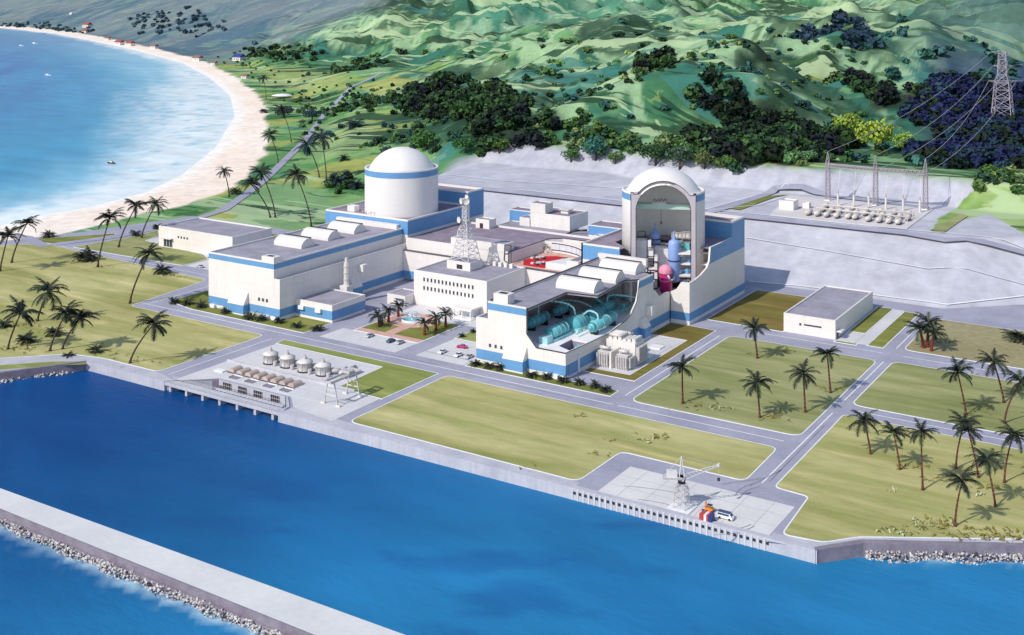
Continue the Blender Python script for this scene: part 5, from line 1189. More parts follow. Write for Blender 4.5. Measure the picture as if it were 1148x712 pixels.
def breaker(x, y, lab, l=7.5, h=2.2, rz_=0):
    t = thing('circuit_breaker', lab, 'circuit breaker', (x, y, zs), 'horizontal circuit breakers on the switchyard pad', ); m = MB(True)
    hcyl(m, x, y-l/2, y+l/2, zs+1.7, 1.15, 12); hcyl(m, x, y-l/2-.5, y-l/2, zs+1.7, .7, 12); m.build('tank', mat('cream_paint', (.66, .60, .55), .5, .08), t)
    m = MB(True)
    for k in range(3): hcyl(m, x, y-l*.35+k*l*.3, y-l*.35+k*l*.3+.3, zs+1.7, 1.3, 12)
    m.build('flange', STEEL, t)
    m = MB(); m.box(x-.9, x+.9, y-l*.3, y-l*.3+.5, zs, zs+1); m.box(x-.9, x+.9, y+l*.25, y+l*.25+.5, zs, zs+1); m.build('support', DARK, t)
xs = [P(px, py, 22)[0] for px, py in ((906, 242), (917.5, 242.5), (928, 243.5), (938.5, 245), (953, 245), (962, 245), (973.5, 249), (985, 250.5), (996.5, 251.5), (1007, 252.5))]
nm = ['leftmost', 'second', 'third', 'fourth', 'fifth', 'sixth', 'seventh', 'eighth', 'ninth', 'rightmost']
for i, x in enumerate(xs): breaker(x, 615+(1.5 if 4 <= i < 6 else 0), f'cream barrel-shaped circuit breaker, {nm[i]} in the front row of the switchyard')
for i in range(11):
    x = -199+i*4.6; breaker(x, 628.5+(i % 2)*1.2, f'cream barrel-shaped circuit breaker, number {i+1} from the left in the middle row of the switchyard', 5.5)
for i in range(7):
    x = -201+i*7.6; breaker(x, 640.5, f'small cream circuit breaker, number {i+1} from the left in the rear row of the switchyard', 4.2)
t = thing('busbar', 'long horizontal cream bus pipes linking the rows of breakers', 'busbar', (-178, 634, zs)); m = MB(True)
for y in (622.5, 634.5): m.tube((-201, y, zs+2.9), (-151, y, zs+2.9), .38, 8)
for x in np.linspace(-200, -152, 9): m.tube((x, 622.5, zs), (x, 622.5, zs+2.9), .2, 6); m.tube((x, 634.5, zs), (x, 634.5, zs+2.9), .2, 6)
m.build('pipe', MATS['cream_paint'], t)
smallblock('small cream control house at the left end of the switchyard pad', -222.5, -214.2, 623.5, 632, 22.2, 27.2, [(22.2, 27.2, 0)], LSTEEL, 'control_house', 'control house')
smallblock('little cream kiosk just right of the switchyard control house', -212.6, -208.8, 634, 638, 22.2, 25.2, [(22.2, 25.2, 0)], LSTEEL, 'kiosk', 'kiosk')
# pylon on the hill
dp = 860.0; px0, py0 = UV((1124-CX)/F*dp, dp); hz = h1(px0, py0); ztop = H-58*dp/F; hp = ztop-hz
t = thing('transmission_pylon', 'tall grey lattice transmission pylon standing on the dark wooded hillside at the right', 'pylon', (px0, py0, hz))
m = MB(); f_ = lambda s: 7.2*(1-s)+2.4*s if s < .62 else 4.0+(s-.62)*(-4.4)
prof = [(7.6*(1-s)+3.2*s, hp*s) for s in (0, .14, .27, .39, .50, .60)]+[(3.1, hp*.7), (2.9, hp*.8), (2.7, hp*.9), (2.4, hp)]
PYM = mat('pylon_paint', (.36, .33, .40), .6, .1)
lattice((px0, py0, hz), prof, .32, .6, m); m.build('lattice', PYM, t)
arms = []
for s, L_ in ((1.0, 8.5), (.82, 7), (.62, 10.5)):
    m = MB(); z = hz+hp*s
    for sg in (-1, 1):
        tip = Vector((px0, py0, z))+RIGHT*sg*L_; 
        for dy in (-2.2, 2.2):
            m.tube(Vector((px0, py0, z))+FWD*dy, tip, .26, 4); m.tube(Vector((px0, py0, z-2.6))+FWD*dy, tip, .2, 4)
        arms.append(tip)
    m.build('cross_arm', PYM, t)
wg = 'overhead power lines'
def wire(a, b, sag, lab, r=.11):
    m = MB(); pts = [a.lerp(b, s/14)-Vector((0, 0, sag*4*(s/14)*(1-s/14))) for s in range(15)]; m.path(pts, r, 4); o = m.build('power_line', mat('wire', (.50, .50, .52), .5, .1)); tag(o, lab, 'power line')
for i, (gp1, lab) in enumerate(zip(gp_, ('left', 'middle', 'right'))):
    wire(gp1+Vector((0, 0, 28.6)), arms[[0, 2, 4][i]], 7, f'power line sagging from the {lab} gantry mast up to the pylon')
wire(gp_[1]+Vector((2, 0, 21)), arms[3], 9, 'lower power line from the middle gantry mast to the right pylon arm'); wire(gp_[2]+Vector((1, 0, 21)), arms[5], 8, 'lower power line from the right gantry mast to the right pylon arm')
for i in (1, 3, 5): wire(arms[i], arms[i]+RIGHT*160+FWD*60+Vector((0, 0, 30)), 5, f'power line leaving the pylon to the right from its {["top", "middle", "lower"][i//2]} arm')
# ================================================================ dock
t = thing('dock_crane', 'white slewing harbour crane with a lattice tower and raised jib on the dock', 'crane', (-131.5, 289.8, 0))
c0 = (-131.3, 290.2, 0)
MB().box(-134.6, -128, 287, 293.4, .03, .35).build('base', KERB, t)
m = MB(); lattice((c0[0], c0[1], .35), [(1.7, 0), (1.65, 1.8), (1.55, 3.6), (1.4, 5.2), (.9, 6.6)], .10, .55, m); m.build('tower', STEEL, t)
m = MB(True); m.cyl((c0[0], c0[1], 6.9), 1.0, .5, 16); m.cyl((c0[0], c0[1], 7.4), .8, .5, 16, r2=1.2); m.build('slewing_ring', DARK, t)
m = MB(); m.box(c0[0]-1.0, c0[0]+1.0, c0[1]-.9, c0[1]+.9, 7.9, 8.9); m.build('cab', LSTEEL, t); bk_ = Vector(c0)-RIGHT*3.3
m = MB(); 
def rb(mb, s0, s1, k0, k1, z0, z1):
    o_ = Vector(c0); v = [o_+RIGHT*a+FWD*b+Vector((0, 0, c)) for c in (z0, z1) for a, b in ((s0, k0), (s1, k0), (s1, k1), (s0, k1))]
    mb.idx(v, [(0, 3, 2, 1), (4, 5, 6, 7), (0, 1, 5, 4), (1, 2, 6, 5), (2, 3, 7, 6), (3, 0, 4, 7)], 0, False)
rb(m, -4.0, -1.3, -1.0, 1.0, 8.9, 10.4); m.build('machine_house', WHITE, t); m = MB(); rb(m, -5.2, .5, -1.4, 1.4, 8.5, 8.9); m.build('counter_platform', STEEL, t)
m = MB(); top_ = Vector(c0)+Vector((0, 0, 14.4)); 
for a in ((-.7, -.7), (.7, -.7), (0, .8)): m.tube(Vector(c0)+RIGHT*a[0]+FWD*a[1]+Vector((0, 0, 9)), top_, .14)
for z in (10.2, 11.4, 12.6): m.tube(Vector(c0)+RIGHT*-.5+Vector((0, 0, z)), Vector(c0)+RIGHT*.5+Vector((0, 0, z+.8)), .1)
m.build('mast', LSTEEL, t)
tip = Vector(c0)+RIGHT*10.4+FWD*1+Vector((0, 0, 11.6)); ba = Vector(c0)+RIGHT*.8+Vector((0, 0, 8.8)); m = MB()
for k in range(9):
    a = ba.lerp(tip, k/9); b = ba.lerp(tip, (k+1)/9); w0 = .5*(1-k/9)+.15; w1 = .5*(1-(k+1)/9)+.15; U = Vector((0, 0, 1))
    m.tube(a+U*w0, b+U*w1, .11); m.tube(a-U*w0+FWD*w0, b-U*w1+FWD*w1, .11); m.tube(a-U*w0-FWD*w0, b-U*w1-FWD*w1, .11); m.tube(a+U*w0, b-U*w1-FWD*w1, .07)
m.build('jib', LSTEEL, t); m = MB(); m.tube(top_, tip, .06); m.tube(top_, Vector(c0)-RIGHT*4.8+Vector((0, 0, 9)), .1); m.tube(tip, tip-Vector((0, 0, 3.6)), .06); m.build('cable', STEEL, t)
m = MB(True); m.cyl(tip-Vector((0, 0, .5)), .4, .9, 10); m.build('sheave', LSTEEL, t); m = MB(); p = tip-Vector((0, 0, 4.4)); m.box(p.x-.3, p.x+.3, p.y-.3, p.y+.3, p.z, p.z+.8); m.build('hook', DARK, t)
# vehicles --------------------------------------------------------
RUB = mat('rubber', (.02, .02, .02), .8, .1)
def make_car(col, lab, name='parked_car', cat='car'):
    t = thing(name, lab, cat, (0, 0, 0), 'cars parked around the plant'); b = MB()
    L_, W_ = 2.15, .86
    prof = [(-L_, .32), (-L_, .78), (-1.95, .92), (-1.15, .98), (-.62, 1.0), (1.1, 1.0), (1.75, .95), (L_, .86), (L_, .32)]
    n = len(prof)
    for s in (-1, 1):
        f = [(x, s*W_, z) for x, z in prof]; b.face(f if s < 0 else f[::-1], 0)
    for i in range(n):
        a, c = prof[i], prof[(i+1) % n]; b.face([(a[0], W_, a[1]), (c[0], W_, c[1]), (c[0], -W_, c[1]), (a[0], -W_, a[1])], 0)
    b.build('body', col, t)
    g_ = MB(); cab = [(-.95, 1.0, .80), (-.35, 1.45, .66), (.75, 1.45, .66), (1.35, 1.0, .80)]
    for s in (-1, 1): f = [(x, s*w, z) for x, z, w in cab]; g_.face(f if s < 0 else f[::-1], 0)
    g_.face([(-.95, .8, 1), (-.95, -.8, 1), (-.35, -.66, 1.45), (-.35, .66, 1.45)]); g_.face([(1.35, -.8, 1), (1.35, .8, 1), (.75, .66, 1.45), (.75, -.66, 1.45)]); g_.build('window', GLASS, t)
    MB().box(-.4, .8, -.68, .68, 1.45, 1.49).build('roof', col, t)
    for x in (-1.35, 1.35):
        for y in (-.8, .8): w = MB(True); w.tube((x, y-.1, .33), (x, y+.1, .33), .33, 14); w.build('wheel', RUB, t)
    for y in (-.6, .6): MB().box(-L_-.02, -L_+.03, y-.17, y+.17, .62, .76).build('headlight', KERB, t)
    return t
CW = mat('car_white', (.78, .78, .80), .3, .03, 1); CD = mat('car_dark_blue', (.05, .08, .16), .3, .05, 1); CM = mat('car_magenta', (.50, .03, .20), .3, .05, 1); CS = mat('car_silver', (.48, .50, .55), .3, .05, 1)
cars = [((414.5, 376.5), CS, 'silver car parked alone left of the plaza', 1.57), ((438, 382.2), CD, 'dark blue car parked before the plaza entrance', 1.57), ((448.5, 384), CS, 'silver car parked right of the dark blue car before the plaza', 1.57),
        ((496, 394.5), CW, 'white car in the car park left of the opened turbine hall, nearest the road', 1.57), ((518, 388.8), CM, 'magenta car in the car park beside the opened turbine hall', .2), ((514, 398), CW, 'white car in the second row of the car park beside the opened turbine hall', 1.57), ((526, 400), CS, 'silver car parked closest to the opened turbine hall wall', 1.57),
        ((502, 346), CS, 'silver car standing left of the office entrance canopy', 0), ((511.5, 347), CD, 'dark car standing right beside the office entrance canopy', 0), ((224.5, 299), CS, 'lone silver car on the pale lot behind the closed turbine hall', 0)]
for (px, py), c, lab, r in cars:
    o = make_car(c, lab); x, y = P(px, py, .5); o.location = (x, y, .05); o.rotation_euler = (0, 0, r)
# van, forklift, container
t = thing('van', 'white van with a dark blue roof parked on the dock', 'van', (0, 0, 0)); b = MB(); 
pr = [(-2.7, .4), (-2.7, 1.1), (-2.3, 1.35), (-1.8, 2.15), (2.7, 2.2), (2.7, .4)]
for s in (-1, 1): f = [(x, s*1.0, z) for x, z in pr]; b.face(f if s < 0 else f[::-1])
for i in range(len(pr)): a, c = pr[i], pr[(i+1) % len(pr)]; b.face([(a[0], 1, a[1]), (c[0], 1, c[1]), (c[0], -1, c[1]), (a[0], -1, a[1])])
b.build('body', CW, t); MB().box(-1.7, 2.6, -.96, .96, 2.2, 2.3).build('roof', CD, t)
b = MB(); b.box(-1.5, 2.4, -1.03, -1.0, 1.35, 2.0); b.box(-1.5, 2.4, 1.0, 1.03, 1.35, 2.0); b.face([(-2.31, .85, 1.42), (-2.31, -.85, 1.42), (-1.88, -.85, 2.1), (-1.88, .85, 2.1)]); b.build('window', CD, t)
for x in (-1.7, 1.7):
    for y in (-.95, .95): w = MB(True); w.tube((x, y-.12, .4), (x, y+.12, .4), .4, 14); w.build('wheel', RUB, t)
x, y = P(813.5, 577.5, 1.0); t.location = (x, y, .03); t.rotation_euler = (0, 0, PI); t.scale = (.82,)*3; 
ORA = mat('orange_paint', (.70, .22, .04), .5, .08); REDP = mat('red_paint', (.50, .06, .05), .5, .08); NAVY = mat('navy_paint', (.03, .05, .22), .5, .08)
x, y = P(796, 573, .3); t = thing('forklift', 'small orange forklift with its mast up behind the red crate on the dock', 'forklift', (x, y, .03))
MB().box(x-1.0, x+.9, y-.6, y+.6, .4, 1.3).build('body', ORA, t); m = MB()
for s in (-.45, .45): m.box(x-1.35, x-1.15, y+s-.08, y+s+.08, .1, 2.5)
for z in (1.2, 2.35): m.box(x-1.33, x-1.17, y-.5, y+.5, z, z+.15)
m.build('mast', ORA, t); m = MB()
for a in (-.6, .5):
    for s in (-.5, .5): m.box(x+a-.04, x+a+.04, y+s-.04, y+s+.04, 1.3, 1.95)
m.box(x-.7, x+.6, y-.6, y+.6, 1.95, 2.05); m.build('overhead_guard', DARK, t); MB().box(x-2.4, x-1.35, y-.4, y+.4, .12, .2).build('fork', DARK, t)
for a in (-.7, .7):
    for s in (-.6, .6): w = MB(True); w.tube((x+a, y+s-.1, .33), (x+a, y+s+.1, .33), .33, 12); w.build('wheel', RUB, t)
x, y = P(792.5, 584, 0); t = thing('cargo_crate', 'red and navy cargo crate on the dock beside the crane', 'cargo crate', (x, y, .03))
MB().box(x-1.7, x+1.7, y-1.2, y+1.2, .2, 2.0).build('side', REDP, t); MB().box(x+.8, x+1.73, y-1.23, y+1.23, .18, 2.02).build('end_panel', NAVY, t); MB().box(x-.4, x+.3, y-1.24, y+1.24, .17, 2.04).build('strap', CW, t); MB().box(x-2, x+2, y-1.4, y+1.4, .03, .2).build('skid', DARK, t)
# ================================================================ plaza
fx, fy = P(462, 359, .2)
sheet('plaza_paving', [R4(-318.6, -285, 371.9, 376.3)], SALM, .10)
sheet('plaza_lawn', [R4(-318.4, -306, 376.4, 400), R4(-301, -285.2, 376.4, 401)], G3, .10)
sheet('plaza_paving', [R4(-306, -301, 376.3, 392)], SALM, .13)
sheet('plaza_paving', [[(fx+12.5*math.cos(i*PI/16), fy+10.5*math.sin(i*PI/16)) for i in range(32)]], SALM, .14)
sheet('plaza_paving', [[(fx+8.6*math.cos(i*PI/14), fy+6.8*math.sin(i*PI/14)) for i in range(28)]], mat('pale_salmon', (.72, .52, .45), .8, .08), .17)
b = MB()
for (a0_, a1_) in (((-318.9, 371.7), (-284.8, 371.7)), ((-284.8, 371.7), (-284.8, 401.4)), ((-318.9, 371.7), (-318.9, 400.4))):
    v0, v1 = Vector(a0_), Vector(a1_); tt_ = (v1-v0).normalized(); nn = Vector((-tt_.y, tt_.x))*.3; b.prism([tuple(v0-nn), tuple(v1-nn), tuple(v1+nn), tuple(v0+nn)], 0, .15)
struct('kerb', b, KERB)
t = thing('fountain', 'white tiered fountain with pale blue water at the centre of the salmon plaza', 'fountain', (fx, fy, .17))
m = MB(True); m.lathe((fx, fy, .17), [(4.6, 0), (4.6, .7), (4.2, .7), (4.2, .3)], 30, sm=False); m.build('basin', KERB, t)
m = MB(); m.face([(fx+4.3*math.cos(i*PI/12), fy+4.3*math.sin(i*PI/12), .62) for i in range(24)]); m.build('water', mat('fountain_water', (.20, .55, .68), .1, .1, 1), t)
m = MB(True); m.cyl((fx, fy, .17), .5, 2.2, 12, r2=.35); m.lathe((fx, fy, 2.2), [(.4, 0), (1.9, .5), (1.8, .6), (.3, .3)], 20); m.build('bowl', KERB, t)
m = MB(True)
for k in range(10):
    a = k*.628; pts = [Vector((fx+math.cos(a)*r_, fy+math.sin(a)*r_, 2.8+1.5*math.sin(min(1, r_/3.4)*PI*.85)-r_*.35)) for r_ in np.linspace(.2, 3.4, 7)]; m.path(pts, .09, 5)
m.build('water_jet', PALEGLASS, t)
# ================================================================ vegetation
def leafmat(name, col, var=.35):
    m = mat(name, tuple(c*(1-var) for c in col), .7, .25, .5, spec=.25, col2=tuple(c*(1+var) for c in col)); return m
PF = leafmat('palm_frond', (.020, .026, .018)); PFB = leafmat('palm_frond_teal', (.015, .035, .045)); PTR = mat('palm_trunk', (.085, .055, .045), .9, .3, 1.5, bump=.4, bscale=3); PRT = mat('red_palm_trunk', (.20, .035, .02), .9, .3, 1.5, bump=.4, bscale=3)
PFL = leafmat('palm_frond_light', (.06, .085, .04))
def crown_mesh(seed, R_=1.0, nf=20, stiff=.5, mats=None):
    """palm head of arching feathered fronds, unit radius"""
    rg = random.Random(seed); mb = MB()
    for k in range(nf):
        a = 2*PI*k/nf*1.0+rg.uniform(-.22, .22)+seed; el = rg.uniform(-.25, 1.25) if k % 3 else rg.uniform(.5, 1.3); L_ = R_*rg.uniform(.85, 1.2); droop = rg.uniform(.55, 1.1)*(1.1-stiff*.4)
        dr = Vector((math.cos(a), math.sin(a), 0)); pts = []; n = 8; p = Vector((0, 0, 0)); e = el
        for i in range(n+1):
            pts.append(p.copy()); p = p+(dr*math.cos(e)+Vector((0, 0, 1))*math.sin(e))*L_/n; e -= droop*2.2/n
        sd = Vector((-dr.y, dr.x, 0)); mi = 1 if rg.random() < .16 else 0
        for i in range(n):
            a0, a1_ = pts[i], pts[i+1]; w = .03*R_*(1-i/n)+.012*R_
            mb.face([a0+sd*w*.4, a1_+sd*w*.4, a1_-sd*w*.4, a0-sd*w*.4], mi)
            if i == 0: continue
            t_ = (a1_-a0).normalized(); up = sd.cross(t_)
            for j in range(2):
                q = a0.lerp(a1_, j/2); LL = R_*.27*math.sin(PI*(.16+.80*(i+j/2)/n))*rg.uniform(.8, 1.2)
                for s in (-1, 1):
                    tipp = q+sd*s*LL*.72+t_*LL*.60-Vector((0, 0, 1))*LL*rg.uniform(.25, .6); ww = R_*.052
                    mb.face([q-t_*ww*.6, q+t_*ww*.9, tipp], mi)
    # fruit/heart
    mb.lathe((0, 0, -.07*R_), [(.02, 0), (.07*R_, .05*R_), (.05*R_, .13*R_), (.0, .15*R_)], 8, 0)
    me_o = mb.build('crown', mats or [PF, PFL], loc=(0, 0, 0)); me = me_o.data; bpy.data.objects.remove(me_o); return me
CM1 = [crown_mesh(i, 1, 19+i % 3, .4+.15*(i % 3)) for i in range(5)]; CM2 = [crown_mesh(20+i, 1, 18, .5, [PFB, PFL]) for i in range(2)]
def palm(bx, by, cx_, cy_, r, lab, group, trunk=None, teal=False, thick=1.0, name='palm_tree', bend=None):
    b = at(bx, by); X, d = QXD(b.x, b.y); dz = (H-cy_*d/F); top = b+RIGHT*((cx_-bx)*d/F); top.z = dz
    t = thing(name, lab, 'palm tree', b, group); rr = r*d/F
    n = 9; pts = []; lean = top-b; s_ = random.uniform(.10, .22) if bend is None else bend
    hd = Vector((lean.x, lean.y, 0))
    for i in range(n+1):
        f = i/n; p = b+Vector((hd.x*(f**1.45), hd.y*(f**1.45), lean.z*f)); p += FWD*math.sin(f*PI)*lean.z*.03; pts.append(p)
    m = MB(True)
    for i in range(n): 
        w0 = (.42*(1-.45*i/n)+(.25 if i == 0 and thick < 1.5 else 0))*thick*max(.75, min(1.15, d/450)); w1 = .42*(1-.45*(i+1)/n)*thick*max(.75, min(1.15, d/450)); m.tube(pts[i], pts[i+1], w0, 8, r2=w1)
    m.build('trunk', trunk or PTR, t)
    k = random.randrange(5); o = bpy.data.objects.new('crown', (CM2[k % 2] if teal else CM1[k])); C.objects.link(o); o.parent = t; o.location = top-b; o.scale = (rr, rr, rr*.95); o.rotation_euler = (random.uniform(-.12, .12), random.uniform(-.12, .12), random.uniform(0, 6.28)); return t
GL = 'leaning palms on the left lawns'
for a in (
 (0, 304.6, 9, 265, 19, 'leaning palm at the left edge near the beach, cut by the frame'), (13, 295, 30, 251, 17, 'slim leaning palm second from the left edge by the beach path'),
 (109.5, 300, 123, 245, 20, 'palm with a long reddish trunk beside the low bushes on the left lawn'), (133, 277.5, 153, 231, 17, 'tall slanting palm left of the pair near the warehouse'), (158.6, 266.7, 175, 229, 15, 'slanting palm right of the pair in front of the warehouse gate'),
 (145.6, 340.7, 166.7, 285, 20, 'tall curved palm at the sharp corner of the lawn by the road bend'), (145.6, 410, 172, 364, 24, 'large bending palm alone on the lawn above the quay'), (42, 360.7, 54, 327, 24, 'broad palm behind the cluster at the lower left'),
 (8.8, 392, 23, 352, 25, 'leftmost palm of the lower left cluster above the sea wall'), (56, 394, 73.7, 352, 22, 'middle palm of the lower left cluster above the sea wall'), (70, 392, 89.5, 357, 24, 'rightmost palm of the lower left cluster above the sea wall')): palm(*a, GL)
GB = 'palms along the beach and coastal meadow'
for a in (
 (257, 221, 251.3, 192, 11, 'small palm on the sand left of the coastal road'), (303, 243.7, 281.6, 206.7, 16, 'left-leaning palm on the pale green meadow, lower of a close pair'), (308.6, 243.7, 293, 194, 16, 'left-leaning palm on the pale green meadow, taller of a close pair'),
 (349, 253.8, 332, 196.6, 19, 'tall palm standing between the meadow and the left reactor building'), (312, 183, 303, 151.6, 13, 'palm at the edge of the sand halfway along the beach'), (326.6, 159.5, 316.5, 124.7, 14, 'palm beside the reddish patch at the top of the sand'),
 (298.5, 111.5, 295, 88, 8, 'tiny distant palm at the upper end of the beach')): palm(*a, GB)
for a in ((358, 198.8, 344.5, 163, 18, 'dark palm left of the pair leaning over the coastal road'), (365.9, 202, 360, 154, 19, 'dark blue-green palm right of the pair over the coastal road'), ): palm(*a, GB, teal=True)
GP = 'red-trunked palms around the plaza'
for a in ((425, 367, 424, 355, 14, 'thick red-trunked palm at the near left of the plaza'), (435.7, 362, 435.7, 348.5, 12, 'red-trunked palm in the middle of the left plaza lawn'), (446.5, 356, 446.5, 343.6, 12, 'red-trunked palm at the far end of the left plaza lawn'),
 (476, 376, 476, 363, 13, 'thick red-trunked palm at the near corner of the right plaza lawn'), (488.8, 371, 488.8, 356, 13, 'red-trunked palm in the middle of the right plaza lawn'), (499.6, 367, 499.6, 352.4, 13, 'red-trunked palm at the far end of the right plaza lawn')): palm(*a, GP, trunk=PRT, thick=1.5)
GR = 'palms on the right-hand lawns'
for a in (
 (765.4, 452.8, 764.8, 412, 21, 'palm standing alone at the left of the big square lawn'), (849, 402.7, 845, 369, 19, 'palm at the back of the big square lawn below the store building'), (851.8, 469, 849, 430, 22, 'palm at the near middle of the big square lawn'), (902.8, 462.7, 900.7, 419.5, 21, 'palm at the near right of the big square lawn'), (931, 441, 927.4, 398, 19, 'palm at the right corner of the big square lawn beside the road'),
 (1083, 466, 1073.5, 418, 24, 'large palm left of two on the middle right lawn'), (1125.5, 451.7, 1114, 406, 21, 'curved palm with a reddish root on the middle right lawn'), (1126, 475, 1144, 428, 22, 'palm leaning right at the edge of the middle right lawn'),
 (976, 510.5, 968.8, 472, 22, 'leftmost palm of the lower right lawn'), (1009, 527.5, 1002, 486.4, 20, 'second palm from the left on the lower right lawn'), (1034.6, 549.7, 1033, 485, 20, 'third palm from the left on the lower right lawn, with a straight red trunk'),
 (1071.7, 526, 1081, 475, 22, 'palm whose crown overlaps the road on the lower right lawn, leaning right'), (1097, 537, 1085.6, 484, 20, 'reddish palm leaning left behind another crown on the lower right lawn'), (1126, 542, 1136, 488, 22, 'rightmost tall palm of the lower right lawn'),
 (1116, 570, 1106, 516, 22, 'dark palm with a red trunk right of the front palm on the lower right lawn'), (1070.8, 590.8, 1078.8, 540, 23, 'front palm nearest the boulder shore on the lower right lawn')): palm(*a, GR, trunk=mat('brown_palm_trunk', (.14, .05, .035), .9, .3, 1.5, bump=.4, bscale=3))
GC = 'dense clump of short palms by the right crossroads'
for a in ((1035.6, 391, 1031, 369, 18, 'left palm of the dense clump by the right crossroads'), (1044, 394, 1048, 374, 17, 'right palm of the dense clump by the right crossroads'), (1040, 390, 1041, 362, 18, 'tallest palm of the dense clump by the right crossroads')): palm(*a, GC, trunk=PRT, thick=1.6)
SH = []
def shrub(px, py, r, lab, group, teal=False, h=None, cat='shrub'):
    b = at(px, py); X, d = QXD(b.x, b.y); rr = r*d/F; t = thing('spiky_shrub', lab, cat, b, group)
    for k in range(2):
        o = bpy.data.objects.new('foliage', (CM2[k] if teal else CM1[random.randrange(5)])); C.objects.link(o); o.parent = t
        o.location = (random.uniform(-.3, .3)*rr, random.uniform(-.3, .3)*rr, rr*.28); o.scale = (rr, rr, rr*.9); o.rotation_euler = (random.uniform(-.2, .2), random.uniform(-.2, .2), random.uniform(0, 6.28))
ords = ['leftmost', 'second', 'third', 'fourth', 'fifth', 'sixth', 'seventh', 'eighth', 'ninth', 'tenth', 'rightmost']
for i, (px, py) in enumerate(((197, 340.5), (211.7, 342), (227.5, 345), (255, 351), (281, 358), (293, 360), (312, 363), (332, 368), (355.6, 371))):
    shrub(px, py, 8, f'dark spiky shrub in the bed before the closed turbine hall, {ords[i] if i < 8 else "last"} along the road', 'shrubs in the bed before the closed turbine hall')
for i, (px, py) in enumerate(((533, 411), (548, 413), (562, 415.5), (597, 423), (611, 425), (630, 428.5), (651, 432), (666, 435), (681, 439))):
    shrub(px, py, 8.5, f'dark spiky shrub in the bed before the opened turbine hall, {ords[i] if i < 8 else "last"} along the road', 'shrubs in the bed before the opened turbine hall')
for a in ((94.7, 292, 16, 'spreading dark shrub left of the long-trunked palm on the left lawn'), (56, 266, 9, 'small dark shrub on the sand strip by the beach path'), (151, 264.5, 8, 'dark shrub at the foot of the slanting palm pair'), (182, 307, 12, 'dark shrub right of the curved palm near the parking lot'),
 (28, 385, 13, 'low dark shrub under the lower left palm cluster'), (63, 376, 12, 'dark shrub between the lower left palms'), (107, 395.5, 10, 'small dark shrub above the sea wall road'), (75, 405, 9, 'sprawling dark shrub on the verge of the sea wall'), (174, 257, 7, 'dark bush at the left end of the warehouse'),
 (518.8, 378.5, 5, 'round dark shrub on the small lawn right of the plaza, lower one'), (530.5, 373, 5, 'round dark shrub on the small lawn right of the plaza, upper one'), (262.6, 218, 9, 'dark shrub on the sand beside the coastal road'), (1141, 383, 16, 'dense dark palm shrub at the right edge of the tan field'), (3, 368, 10, 'dark shrub at the left edge below the beach palms'), (295, 127, 6, 'low dark shrub where the sand meets the meadow')): shrub(*a, 'scattered spiky shrubs')
for a in ((398, 143, 13, 'blue-green palm shrub in the meadow above the left dome'), (384, 180, 9, 'small dark blue shrub left of the left dome'), (374, 208, 17, 'big dark blue shrub cluster beside the two leaning dark palms'), (400, 212, 13, 'dark blue-green shrub just left of the left dome')): shrub(*a, 'blue-green shrubs near the left dome', teal=True)
# ---- broadleaf trees
def hsvj(c, rg, a=.25): k = 1+rg.uniform(-a, a); return [c[0]*k*(1+rg.uniform(-.12, .12)), c[1]*k, c[2]*k*(1+rg.uniform(-.12, .12))]
LEAFM = attr_mat('foliage', .75, .18, .6, 0, .2)
def leafcloud(seed, n, lobes=7):
    """unit crown: quads scattered through a lumpy volume; returns verts (n*4,3) and shade (n)"""
    rg = np.random.RandomState(seed); cen = rg.normal(size=(lobes, 3)); cen /= np.linalg.norm(cen, axis=1)[:, None]; cen *= rg.uniform(.25, .62, (lobes, 1)); cen[:, 2] = np.abs(cen[:, 2])*.8; rad = rg.uniform(.32, .52, lobes)
    li = rg.randint(0, lobes, n); dr = rg.normal(size=(n, 3)); dr /= np.linalg.norm(dr, axis=1)[:, None]; r = rad[li]*rg.uniform(.72, 1.08, n); c = cen[li]+dr*r[:, None]
    nrm = dr*.8+rg.normal(size=(n, 3))*.45; nrm /= np.linalg.norm(nrm, axis=1)[:, None]; a = np.cross(nrm, rg.normal(size=(n, 3))); a /= np.linalg.norm(a, axis=1)[:, None]; b = np.cross(nrm, a)
    s = 1.15/np.sqrt(n)*rg.uniform(.7, 1.5, n)[:, None]*1.5
    v = np.stack([c-a*s-b*s*.6, c+a*s-b*s*.5, c+a*s*.8+b*s*.7, c-a*s*.7+b*s*.8], 1); sh = .65+.5*rg.rand(n); return v.reshape(-1, 3), sh
CL = [leafcloud(i, 130, 6+i % 3) for i in range(6)]; CLs = [leafcloud(30+i, 46, 5) for i in range(5)]; CLb = [leafcloud(60+i, 700, 9) for i in range(4)]
